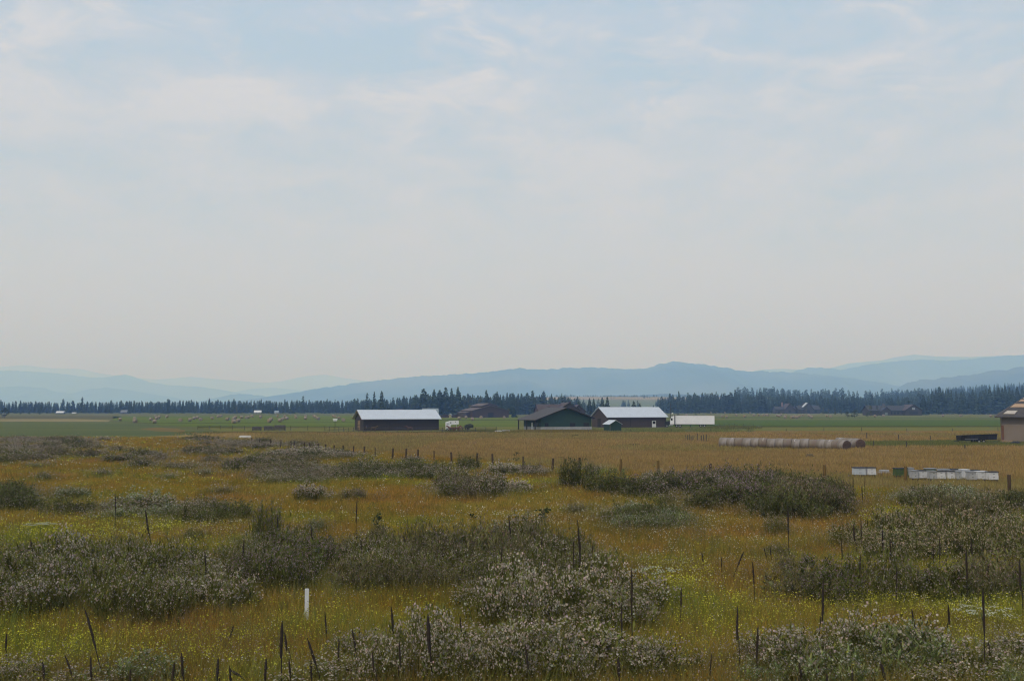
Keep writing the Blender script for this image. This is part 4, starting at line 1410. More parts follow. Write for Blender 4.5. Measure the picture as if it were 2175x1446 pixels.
# trees that stand out, each with its own label
for a in [(175, 843, 1180, 'tall_pine', 'tall narrow pine rising alone above the left wood', .95), (275, 851, 1150, 'pine', 'broad dark pine at the left wood, right of the grey house', 1.15), (357, 847, 1120, 'pine', 'darkest thick pine standing forward of the left wood', 1.2),
          (389, 850, 1180, 'pine', 'slim dark pine just right of the darkest thick pine', .9), (445, 845.5, 1160, 'fir', 'pointed fir at the right middle of the left wood', 1.0), (463, 848, 1180, 'pine', 'round topped pine right of the pointed fir in the left wood', 1.0),
          (497, 847, 1160, 'pine', 'dark pine with flat top near the small white house', 1.05), (503, 862, 1080, 'yellow', 'low olive tree before the left wood, near small white house', .8), (555, 847, 1180, 'fir', 'tall fir directly right of the small white house', 1.0), (579, 866, 1080, 'fir', 'small dark fir left of the pale grey cabin', 1.3),
          (644, 841, 1150, 'tall_pine', 'high crowned pine with bushy top, midway to the left barn', 1.1), (620, 849, 1160, 'fir', 'slender fir left of the high crowned pine', .9), (695, 846, 1150, 'fir', 'pointed fir left of the barn, tallest of its small group', .9),
          (780, 834, 880, 'tall_pine', 'left of three tall pines rising above the left barn', .8), (795, 831, 900, 'tall_pine', 'slim middle one of three tall pines above the left barn', .7), (811, 830, 880, 'tall_pine', 'thick right one of three tall pines above the left barn', 1.0),
          (900, 825, 900, 'pine', 'big round topped pine left of the pointed dark firs', 1.0), (922, 826, 900, 'fir', 'dark pointed fir right of the big round topped pine', 1.1), (934, 828, 910, 'pine', 'broad dark tree joined to the pointed fir', 1.0), (947, 822, 910, 'tall_pine', 'tall airy pine in the dark group above the brown sheds', 1.0), (959, 824, 910, 'spire', 'thin tall tree between the airy pine and tallest fir', 1.3), (973, 821, 890, 'fir', 'tallest dark fir above the left part of the red brown barn', 1.15),
          (1033, 828, 930, 'fir', 'tall fir directly behind the red brown barn roof', 1.05), (1056, 831, 950, 'fir', 'fir behind the right end of the red brown barn', 1.05), (1090, 834, 950, 'fir', 'dark fir above the green house porch end', 1.0),
          (1252, 845, 760, 'fir', 'left fir of the pair behind the brown lodge', 1.1), (1261, 846, 760, 'fir', 'right fir of the pair behind the brown lodge', 1.2), (1279, 843, 760, 'fir', 'dark fir above the left end of the right barn', 1.2), (1290, 842, 760, 'spire', 'thin spruce touching the dark fir above the right barn', 1.2),
          (1228, 847, 800, 'spire', 'thin dark spruce right of the brown lodge chimney', 1.2), (1346, 851, 820, 'fir', 'dark fir rising behind the right barn roof', 1.5), (1359, 856, 820, 'fir', 'smaller fir right of the dark fir behind the right barn', 1.3), (1388, 860, 820, 'fir', 'small tree just above the right end of the right barn roof', 1.6),
          (1961, 838, 930, 'fir', 'tall dark fir standing alone right of the log lodge', 1.2), (1894, 844, 1050, 'fir', 'dark fir rising behind the middle of the log lodge', 1.1), (1687, 840, 1165, 'fir', 'dark fir behind and between the two timber houses', 1.3), (1735, 847, 1160, 'fir', 'pointed fir behind the right timber house', 1.1),
          (1423, 835, 1150, 'spire', 'high thin tree at the left end of the right pines', 1.3), (10, 865, 660, 'round', 'dark bushy tree at the left edge before the wood', 1.5)]:
    tree_px(a[0], a[1], a[2], a[3], a[4], None, a[5] * 1.1)
for px, h in ((44, 2.4), (62, 2.6), (84, 2.5)):
    g = G(px, 880.5)
    tree(g.x, g.y, 0, h, 'round', 'small round dark bush, one of three in a row at the left wood', 'three round bushes at the left', 1.6, 'bush')
for px, top, base, kind, label in [(1848, 861, 884, 'yellow', 'yellow green young tree at the left corner of the log lodge'), (1864, 862, 884, 'yellow', 'yellow green young tree before the front wall of the log lodge'), (1713, 867, 880, 'yellow', 'slim young tree before the right timber house'),
                                   (1748, 866, 880, 'yellow', 'young tree right of the right timber house, nearest to it'), (1759, 868, 880, 'yellow', 'second young tree right of the right timber house'), (1773, 867, 881, 'yellow', 'third young tree right of the right timber house'), (1786, 870, 881, 'yellow', 'fourth young tree, beside the wide bush'),
                                   (1574, 853, 876, 'yellow', 'olive tree at the edge of the right pines'), (1020, 846, 880, 'yellow', 'pale olive tree behind the red brown barn roof'), (1001, 842, 880, 'yellow', 'pale olive tree left of the fir behind the red brown barn'),
                                   (1092, 864, 886, 'fir', 'small dark fir right of the red brown barn'), (1079, 866, 885, 'yellow', 'yellow tree touching the right wall of the red brown barn')]:
    g = G(px, base)
    tree_px(px, top, g.y, kind, label, None, 1.0 if kind == 'yellow' else 1.5)
for px, top, base, w, label in [(1815, 870, 886, 2.0, 'wide olive bush left of the log lodge'), (1843, 875, 886, 1.5, 'dark low bush below the log lodge corner'), (1800, 874, 886, 1.6, 'low brown bush left of the wide olive bush'), (1478, 879, 886, 1.8, 'small dark bush behind the white semi trailer'), (1440, 878, 886, 1.7, 'small dark bush beside the yard light pole')]:
    g = G(px, base)
    tree_px(px, top, g.y, 'round', label, None, w, 0, 'bush')

# rows of trees: (x0, x1, spacing, distance, spread, top profile, jitter, kinds, label, group)
ROWS = [(-60, 760, 8.2, 1235, 50, [(-60, 853), (300, 853), (450, 851.5), (600, 852), (760, 851)], 3.4, 'pppfp', 'dark conifer in the front row of the long left wood', 'conifers of the left wood'),
        (760, 880, 7.5, 1120, 60, [(760, 850), (820, 848), (880, 842)], 4.5, 'ppf', 'dark conifer of the wood directly behind the left barn', 'conifers behind the left barn'),
        (884, 985, 8.5, 960, 50, [(884, 834), (960, 834), (985, 838)], 4, 'pff', 'dark conifer of the dense tall stand above the brown sheds', 'tall stand above the brown sheds'),
        (988, 1240, 6.0, 1000, 70, [(988, 840), (1060, 838), (1150, 838), (1215, 841), (1240, 849)], 6.5, 'ffpp', 'dark conifer of the wood behind the red brown barn and green house', 'conifers behind the red brown barn'),
        (1398, 1960, 7.8, 1230, 60, [(1398, 845), (1440, 840), (1500, 836), (1600, 838), (1760, 843), (1960, 845)], 6.0, 'fpsp', 'dark conifer in the front row of the right pine wood', 'conifers of the right wood'),
        (1972, 2260, 8.8, 1040, 45, [(1972, 836), (2000, 827), (2050, 832), (2090, 827), (2130, 823), (2260, 826)], 5.0, 'ffs', 'tall dark fir of the nearer stand at the right edge', 'tall firs at the right edge')]
KD = {'p': 'pine', 'f': 'fir', 's': 'spire'}
for x0_, x1_, sp_, D, spread, prof, jit, kinds, label, group in ROWS:
    x = x0_
    while x < x1_:
        d = D + random.uniform(-spread, spread)
        top = interp(prof, x) + random.gauss(0, jit * 0.7)
        k = KD[random.choice(kinds)]
        tree_px(x, top, d, k, label, group, random.uniform(0.9, 1.35) * (1.12 if D > 1100 else 1.0))
        x += sp_ * random.uniform(0.6, 1.4)

# the depth of the woods behind those rows: one mass nobody could count
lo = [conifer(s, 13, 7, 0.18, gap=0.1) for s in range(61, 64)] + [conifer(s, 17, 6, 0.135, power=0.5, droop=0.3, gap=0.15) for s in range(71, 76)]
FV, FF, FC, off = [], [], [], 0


def wood_tree(x, y, z, h, wide=1.0):
    global off
    v, f, c = random.choice(lo)
    a = random.uniform(0, 6.28)
    ca, sa = math.cos(a), math.sin(a)
    w = h * wide
    q = np.stack([(v[:, 0] * ca - v[:, 1] * sa) * w + x, (v[:, 0] * sa + v[:, 1] * ca) * w + y, v[:, 2] * h + z], 1)
    FV.append(q)
    FF.append(f + off)
    FC.append(c * random.uniform(0.75, 1.2))
    off += len(v)


def wood(x0_, x1_, n, d0, d1, prof, jit, zf=lambda x, y: 0.0, wide=1.5):
    for _ in range(n):
        px = random.uniform(x0_, x1_)
        d = random.uniform(d0, d1)
        x = (px - 1087.5) / F * d
        z = zf(x, d)
        top = EYE + (HY - (interp(prof, px) + random.gauss(0, jit))) / F * d
        wood_tree(x, d, z - 0.2, max(top - z, 5), wide)


wood(-260, 780, 560, 1290, 1480, [(-260, 855), (300, 855), (450, 853), (600, 853.5), (780, 852)], 1.6)
wood(740, 890, 120, 1180, 1400, [(740, 852), (890, 846)], 2.2)
wood(880, 1000, 90, 1010, 1200, [(880, 842), (1000, 845)], 3)
wood(985, 1245, 210, 1080, 1350, [(985, 845), (1200, 846), (1245, 853)], 3)
wood(1240, 1400, 14, 1500, 2300, [(1240, 850), (1400, 850)], 3, lambda x, y: max(bench(x, y), 0))
wood(1398, 1990, 420, 1300, 1600, [(1398, 848), (1440, 843), (1500, 840), (1600, 842), (1760, 845), (1990, 846)], 3.0)
wood(1560, 1970, 190, 1850, 2200, [(1560, 832), (1590, 826), (1650, 827), (1690, 831), (1760, 831), (1850, 833), (1970, 829)], 3.2, lambda x, y: 0)
wood(1900, 2420, 300, 1400, 1650, [(1900, 845), (1990, 838), (2100, 834), (2420, 834)], 3)
for _ in range(850):
    px = random.uniform(1760, 2420)
    d = random.uniform(1900, 2330)
    x = (px - 1087.5) / F * d
    wood_tree(x, d, wood_hill(x, d) - 0.3, random.uniform(11, 19), 1.3)
for px, top, d in ((1368, 837, 2900), (1375, 841, 2900), (1380, 842, 2880), (1298, 846, 2800), (1330, 846, 3100), (1304, 847, 2850)):
    p = P(px, top, d)
    wood_tree(p.x, d, bench(p.x, d), max(6, p.z - bench(p.x, d)), 1.6)
for _ in range(260):
    px = random.uniform(1150, 1480)
    d = random.uniform(3270, 3420)
    x = (px - 1087.5) / F * d
    wood_tree(x, d, bench(x, 3290) - 4, random.uniform(7, 15), 1.6)
forest = obj('forest', np_mesh('forest', np.concatenate(FV), np.concatenate(FF), M_needle, cols=np.concatenate(FC)))
tag(forest, 'far dark conifer woods massed behind the valley fields', 'forest', None, 'stuff')

# ------------------------------------------------------------------ tall weeds
def weed_proto(seed, Rad, H, stems, leaf_c, head_c, head_s, heads, leaf_w=0.03, lod=1, flat=False):
    """a clump of knapweed: stems fanning out, narrow leaves, a dense top of fluffy seed heads"""
    r = np.random.default_rng(seed)
    n = stems
    an = r.uniform(0, 6.283, n)
    ph = r.uniform(0, 6.283, 3)
    lobes = 1.0 + 0.22 * np.sin(2 * an + ph[0]) + 0.20 * np.sin(3 * an + ph[1]) + 0.14 * np.sin(5 * an + ph[2])
    rr = Rad * np.minimum(np.sqrt(r.random(n)) * lobes + np.abs(r.normal(0, .07, n)), 1.45)
    bx, by = np.cos(an) * rr, np.sin(an) * rr
    out = 0.12 * H
    # ragged dome: lower to the rim, and lumpy
    lump_ = np.array([mnoise.noise(Vector((bx[i] * 2.2, by[i] * 2.2, seed * 3.1))) for i in range(n)])
    hh = H * (1 - 0.22 * np.minimum(rr / Rad, 1.2) ** 2) * (1 + 0.42 * lump_) * r.uniform(0.60, 1.08, n) * np.where(r.random(n) < 0.12, 1.28, 1.0)
    tx = bx + np.cos(an) * out * rr / Rad + r.normal(0, 0.06, n)
    ty = by + np.sin(an) * out * rr / Rad + r.normal(0, 0.06, n)
    V, C = [], []
    lc = np.array(leaf_c)
    # stems
    w = 0.008 * (1 + lod)
    pa = r.uniform(0, 6.283, n)
    ox, oy = np.cos(pa) * w, np.sin(pa) * w
    b0 = np.stack([bx - ox, by - oy, np.full(n, -0.05)], 1)
    b1 = np.stack([bx + ox, by + oy, np.full(n, -0.05)], 1)
    tp = np.stack([tx, ty, hh], 1)
    V.append(np.stack([b0, b1, tp], 1).reshape(-1, 3))
    C.append(np.repeat(lc * r.uniform(0.8, 1.3, (n, 1)), 3, 0))
    # leaves
    k = 15 if lod == 0 else 14
    m = n * k
    si = np.repeat(np.arange(n), k)
    t = r.uniform(0.03, 0.97, m)
    p = np.stack([bx[si] + (tx - bx)[si] * t, by[si] + (ty - by)[si] * t, hh[si] * t], 1)
    a = r.uniform(0, 6.283, m)
    L = r.uniform(0.12, 0.28, m) * (1.25 - 0.5 * t) * (1 + 0.05 * lod)
    d = np.stack([np.cos(a) * L, np.sin(a) * L, r.uniform(0.1, 1.3 if lod == 0 else 0.9, m) * L], 1)
    s = np.stack([-np.sin(a), np.cos(a), np.zeros(m)], 1) * (leaf_w * (0.8 + 0.25 * lod) * r.uniform(0.5, 1.2, m))[:, None]
    V.append(np.stack([p, p + d * 0.5 + s, p + d, p, p + d, p + d * 0.5 - s], 1).reshape(-1, 3))
    C.append(np.repeat(lc * r.uniform(0.6, 1.45, (m, 1)) * (1 + r.normal(0, 0.06, (m, 3))), 6, 0))
    FVt = np.concatenate(V)
    FCt = np.clip(np.concatenate(C), 0.003, 1)
    # seed heads
    m = n * heads
    si = np.repeat(np.arange(n), heads)
    sp_ = 0.13
    q = np.stack([tx[si] + r.normal(0, sp_ * .75, m), ty[si] + r.normal(0, sp_ * .75, m), hh[si] * (1 - 0.02) - np.abs(r.normal(0, 0.07, m))], 1)
    sz = head_s * r.uniform(0.55, 1.3, m)
    a = r.uniform(0, 6.283, m)
    ux, uy = np.cos(a) * sz * .55, np.sin(a) * sz * .55
    e = np.stack([ux, uy, np.zeros(m)], 1)
    g = np.stack([-uy, ux, np.zeros(m)], 1)
    up = np.stack([r.normal(0, .25, m) * sz, r.normal(0, .25, m) * sz, sz * (1.0 if not flat else 0.3)], 1)
    HV = np.stack([q - e, q + e, q + e * 1.25 + up, q - e, q + e * 1.25 + up, q - e * 1.25 + up, q - g, q + g, q + g * 1.25 + up, q - g, q + g * 1.25 + up, q - g * 1.25 + up], 1).reshape(-1, 3)
    hc = np.array(head_c)
    HC = np.clip(np.repeat(hc * r.uniform(0.45, 1.35, (m, 1)) * (1 + r.normal(0, 0.06, (m, 3))), 12, 0), 0.003, 1)
    tri = lambda v: np.arange(len(v)).reshape(-1, 3)
    return (np_mesh('foliage', FVt, tri(FVt), M_leaf, cols=FCt), np_mesh('seed_heads', HV, tri(HV), M_bloom, cols=HC))


LEAF_A = (0.118, 0.120, 0.034)
LEAF_B = (0.096, 0.102, 0.031)
KINDS = {   # leaf colour, head colour, head size, heads per stem
    'pale': (LEAF_A, (0.50, 0.43, 0.355), 0.036, 5),
    'dusk': (LEAF_A, (0.39, 0.33, 0.275), 0.031, 3),
    'beige': (LEAF_A, (0.40, 0.335, 0.23), 0.034, 5),
    'purple': (LEAF_B, (0.30, 0.225, 0.225), 0.030, 3),
    'green': (LEAF_B, (0.15, 0.135, 0.08), 0.028, 3),
    'brown': ((0.130, 0.122, 0.050), (0.25, 0.195, 0.15), 0.030, 3),
    'white': ((0.14, 0.16, 0.058), (0.42, 0.41, 0.32), 0.030, 3),
}
WEED = {}
for ki, (kname, (lc, hc, hs, nh)) in enumerate(KINDS.items()):
    WEED[kname, 0] = [weed_proto(100 + ki * 10 + s, 1.0, 0.95, 120, lc, hc, hs, nh, lod=0) for s in range(3)]
    WEED[kname, 1] = [weed_proto(200 + ki * 10 + s, 1.0, 1.0, 130, lc, hc, hs * 1.35, nh, lod=1) for s in range(3)]

# Patches seen in the photograph: x0, x1, top row, bottom row, kind(s), clump radius, height, label, name of the stand
PATCH = [
    (-60, 540, 1165, 1322, 'dusk dusk pale', 1.1, 1.1, 'grey green knapweed clump with dull pink fluff in the big left thicket', 'knapweed of the big left thicket'),
    (505, 700, 1135, 1262, 'purple purple dusk', 0.95, 1.05, 'dark knapweed clump with purplish heads between left and middle thickets', 'purplish knapweed beside the left thicket'),
    (545, 600, 1098, 1180, 'purple', 0.8, 1.3, 'tallest purple headed knapweed bush, right of the left thicket', None),
    (690, 1330, 1140, 1258, 'dusk brown dusk', 1.05, 1.1, 'grey pink knapweed clump in the long middle thicket', 'knapweed of the long middle thicket'),
    (1060, 1145, 1103, 1160, 'pale', 0.9, 1.15, 'pink grey knapweed bush rising behind the middle thicket', None),
    (990, 1450, 1232, 1350, 'pale', 1.0, 1.05, 'bright pink fluffed knapweed clump in the centre front stand', 'pink fluffed knapweed at centre front'),
    (700, 1500, 1338, 1475, 'pale', 1.05, 0.85, 'pale pink knapweed clump along the bottom edge in the middle', 'pale knapweed along the bottom middle'),
    (620, 840, 1400, 1475, 'pale green', 0.9, 0.7, 'low pale knapweed clump at the bottom left of the middle', 'low knapweed below the white marker post'),
    (1610, 2230, 1195, 1285, 'purple brown dusk', 1.1, 1.12, 'dark knapweed clump among dead stalks in the right thicket', 'knapweed of the right thicket'),
    (1740, 2230, 1112, 1200, 'beige', 1.2, 1.2, 'beige tufted weed clump on the right slope behind the dead stalks', 'beige tufted weeds at right'),
    (1930, 2150, 1068, 1130, 'beige brown', 1.2, 1.3, 'dome of beige brown weeds at the top right of the meadow', 'beige brown dome at right'),
    (1480, 2230, 1348, 1475, 'pale pale white', 1.0, 0.8, 'pale pink knapweed clump along the bottom edge at right', 'pale knapweed along the bottom right'),
    (1185, 1255, 992, 1045, 'green', 1.1, 1.75, 'dark bush at the left end of the fence side thicket', None),
    (1245, 1340, 995, 1062, 'green', 1.2, 2.05, 'darkest tall weed bush before the leaning yellow fence post', None),
    (1330, 1500, 1008, 1062, 'purple dusk green', 1.3, 1.3, 'purple grey weed clump in the fence side thicket', 'purple grey weeds by the fence'),
    (1470, 1640, 1000, 1085, 'green purple', 1.4, 1.5, 'dark green weed clump in the right half of the fence side thicket', 'dark weeds by the fence'),
    (1600, 1790, 1020, 1112, 'green green brown', 1.4, 1.45, 'dark green weed clump with brown heads at the thicket right end', 'dark weeds at the thicket end'),
    (940, 1062, 1012, 1062, 'dusk brown', 1.2, 1.35, 'round knapweed bush standing alone in the middle meadow', 'lone round knapweed bushes in the middle'),
    (1062, 1120, 1022, 1058, 'pale', 0.9, 0.9, 'small knapweed clump between the round bush and yellow spurge', None),
    (1300, 1450, 1072, 1130, 'white green', 1.1, 0.95, 'white flecked green weed clump below the fence side thicket', 'white flecked weeds in the meadow'),
    (560, 700, 985, 1030, 'dusk dusk brown', 1.5, 1.05, 'wide grey weed mound at the left of the middle distance', 'grey weed mounds at left middle'),
    (690, 950, 985, 1020, 'dusk green', 1.5, 1.05, 'grey green weed mound right of the wide grey mound', 'grey green weed mounds in the middle distance'),
    (830, 892, 967, 985, 'purple', 1.5, 1.15, 'dusky purple weed mound near the fence posts', 'dusky purple mounds near the fence'),
    (1060, 1175, 988, 1012, 'purple pale', 1.3, 1.1, 'purple grey weeds left of the two upright fence posts', 'purple grey weeds at the fence'),
    (975, 1015, 978, 1000, 'green', 0.9, 1.35, 'single round green bush just in front of the fence', None),
    (240, 400, 1058, 1110, 'dusk white', 1.3, 1.05, 'pale topped weed clump left of centre, beyond the left thicket', 'pale topped weeds beyond the left thicket'),
    (385, 510, 1060, 1118, 'dusk green', 1.2, 1.05, 'grey green weed clump right of the pale topped ones', 'grey green weeds beyond the left thicket'),
    (80, 230, 1068, 1102, 'brown green', 1.2, 0.95, 'brownish weed clump at far left beyond the thicket', 'brownish weeds at far left'),
    (-40, 80, 1022, 1090, 'green', 1.5, 1.2, 'blue green bush at the left edge of the meadow', 'blue green bushes at the left edge'),
    (130, 190, 1040, 1062, 'white', 1.2, 0.85, 'low pale flecked clump between the left edge bushes and brown ones', None),
    (-60, 420, 1428, 1475, 'pale white', 0.9, 0.6, 'low pale weed clump along the bottom edge at far left', 'low pale weeds at the bottom left'),
    (560, 760, 955, 978, 'green pale', 2.0, 1.1, 'green grey weed mound along the left fence posts', 'green grey mounds by the left posts'),
    (480, 525, 985, 1003, 'purple', 1.3, 1.1, 'small dusky purple bush alone in yellow grass', None),
    (640, 690, 1040, 1068, 'pale', 1.0, 0.95, 'small grey weed clump alone left of the meadow middle', None),
    (730, 775, 1038, 1066, 'brown', 1.0, 0.95, 'small brown grey weed clump alone in the meadow middle', None),
    (1900, 2080, 1035, 1080, 'green white', 1.2, 0.95, 'soft green weed clump in front of the beehives', 'soft green weeds before the beehives'),
    (2120, 2230, 1040, 1090, 'green', 1.3, 1.1, 'green weed clump at the right edge below the last post', 'green weeds at the right edge'),
    (1640, 1720, 1180, 1232, 'brown', 0.9, 0.95, 'dark brown rounded weed at the left end of the right thicket', None),
]
weeds = []


def fence_px(px):
    return np.interp(px, [p[0] for p in FENCE_LINE], [p[1] for p in FENCE_LINE])



def place_weed(x, y, kind, rad, h, label, group):
    lod = 0 if y < 62 else 1
    fo, hd = random.choice(WEED[kind, lod])
    e = empty('knapweed_clump' if kind in ('pale', 'purple', 'dusk') else 'weed_clump', (x, y, 0), random.uniform(0, 6.28), label, 'weeds', group)
    s = rad * random.uniform(0.85, 1.15)
    base = 0.95 if lod == 0 else 1.0
    hs = h * 1.36 * random.uniform(0.66, 1.16) / base
    for nm, me in (('foliage', fo), ('seed_heads', hd)):
        o = obj(nm, me, e)
        o.scale = (s, s, hs)
    weeds.append((x, y, s))


for (x0_, x1_, yt, yb, kinds, rad, h, label, group) in PATCH:
    ks = kinds.split()
    ynear = DY(yb) + rad * 0.55
    yfar = max(G(1087.5, yt, h * 0.92).y - rad * 0.2, ynear)
    if group is None:
        y = (ynear + yfar) / 2
        xm = (x0_ + x1_) / 2
        ppm = F / y
        place_weed((xm - 1087.5) / F * y, y, ks[0], max(rad * 0.7, (x1_ - x0_) / 2 / ppm), h, label, None)
        continue
    pitch = rad * 1.5
    nrow = max(1, int(round((yfar - ynear) / pitch)) + 1)
    for j in range(nrow):
        y = ynear + (yfar - ynear) * (j / max(1, nrow - 1) if nrow > 1 else 0.5)
        xa, xb = (x0_ - 1087.5) / F * y + rad * .6, (x1_ - 1087.5) / F * y - rad * .6
        wdt = xb - xa
        if wdt > 4 * rad:
            xa += wdt * random.uniform(0, 0.16) if x0_ > 0 else 0
            xb -= wdt * random.uniform(0, 0.16) if x1_ < 2175 else 0
        ncol = max(1, int(round((xb - xa) / (rad * 1.62))) + 1)
        for i in range(ncol):
            x = xa + (xb - xa) * ((i + (0.5 if j % 2 else 0.0)) / max(1, ncol - 0.5))
            if random.random() < 0.12:
                continue
            edge = 0.85 if (i in (0, ncol - 1) or j == 0) else 1.0
            place_weed(x + random.uniform(-.45, .45) * rad, y + random.uniform(-.5, .5) * rad, random.choice(ks), rad * edge * random.uniform(0.8, 1.2), h * random.uniform(0.88, 1.06) * edge, label, group)
# the far left of the meadow: loose mounds of every size, thinning towards us
nfar = 0
while nfar < 92:
    px = random.uniform(-60, 650)
    y = random.uniform(92, 205) if random.random() < 0.55 else random.uniform(150, 208)
    x = (px - 1087.5) / F * y
    py = HY + F * EYE / y
    if py < fence_px(px) + 2 or mnoise.noise(Vector((x * 0.06, y * 0.035, 4.2))) < -0.08 + 0.1 * (y < 120):
        continue
    nfar += 1
    big = random.random()
    place_weed(x, y, random.choice(['brown', 'dusk', 'purple', 'brown', 'green', 'dusk']), (0.9 + 1.6 * big * big) * (0.75 + y / 300), 0.62 + 0.42 * random.random(),
               'loose weed mound in the far left meadow, purplish or dull green' if y < 150 else 'dusky weed mound near the far edge of the left meadow', 'weed mounds of the far left meadow' if y < 150 else 'dusky mounds at the far meadow edge')
for _ in range(46):
    px, py = random.uniform(-40, 2215), 950 + 300 * random.random() ** 1.6
    g = G(px, py)
    if py < float(fence_px(px)) + 8 or any((g.x - a) ** 2 + (g.y - b2) ** 2 < (2.2 + c2) ** 2 for a, b2, c2 in weeds):
        continue
    place_weed(g.x, g.y, random.choice(['dusk', 'brown', 'green', 'white', 'purple']), 0.32 + 0.25 * g.y / 80, 0.6 + 0.15 * random.random(), 'small lone weed tuft scattered in the open yellow meadow, away from the thickets', 'small weed tufts of the open meadow')
print('WEEDS', len(weeds), 'TREES', n_tree)

# white umbels and lone green plants
def umbel(px, py, H, wd, label):
    p = G(px, py, H)
    e = empty('umbel_plant', (p.x, p.y, 0), 0.3, label, 'wild plant')
    m = MB().cyl((0, 0, -0.05), (0, 0, H - 0.12), 0.02, 0.012, n=6)
    tips = []
    for k in range(14):
        a = k * 2.4
        r_ = wd * math.sqrt((k + 0.5) / 14)
        t = (math.cos(a) * r_, math.sin(a) * r_, H + random.uniform(-.05, .03))
        m.cyl((0, 0, H - 0.35 + 0.02 * k), t, 0.006, 0.004, n=4)
        tips.append(t)
    m.build('stem', mat('pale green stem', (0.10, 0.13, 0.04)), e)
    mm = MB()
    for t in tips:
        for q in range(9):
            a = q * 2.4
            r_ = 0.055 * math.sqrt(q + 0.3)
            c = Vector(t) + Vector((math.cos(a) * r_, math.sin(a) * r_, random.uniform(-.01, .012)))
            mm.prism([c + Vector((math.cos(b) * .026, math.sin(b) * .026, 0)) for b in (0, 1.57, 3.14, 4.71)], (0, 0, 0.014))
    mm.build('flower_head', mat('white umbel', (0.42, 0.44, 0.32)), e)


umbel(86, 1112, 1.1, 0.75, 'white flat topped umbel on a yellow stem, left beyond the thicket')
umbel(1392, 1209, 1.0, 0.9, 'white flat topped umbel behind the centre front knapweed')
umbel(2085, 1295, 0.75, 0.9, 'low white umbel spread among yellow flowers at right')


def leafy_plant(px, yt, yb, wd, label, sparse=False):
    g = G(px, yb)
    H = EYE + (HY - yt) / F * g.y
    v, f, c = broad_crown(random.randrange(999), 12 if sparse else 22, lambda t: wd * 0.5, 0.10 * H, 0.11, 0.25 * H, H, tint=(0.042, 0.058, 0.026), per=12)
    e = empty('leafy_weed', g, 0, label, 'wild plant')
    obj('foliage', np_mesh('foliage', v, f, M_leaf, cols=c), e)
    MB().cyl((0, 0, -0.05), (0, 0, H * 0.9), 0.02, 0.01, n=5).build('stem', M_postwood, e)


leafy_plant(1097, 958, 984, 0.9, 'thin leafy weed standing up in the ripe grass beyond the fence', True)
leafy_plant(1153, 1078, 1112, 0.9, 'upright leafy green plant alone in the yellow meadow')
leafy_plant(1005, 1087, 1112, 0.35, 'short narrow green plant left of the upright leafy one', True)
leafy_plant(803, 1084, 1145, 0.4, 'dark leafy stalk left of the meadow middle', True)
leafy_plant(1222, 922, 929, 1.6, 'dark weed tuft alone in the ripe grass below the green house')
leafy_plant(1346, 941, 946, 2.2, 'pale green weed patch in the ripe grass below the right barn')

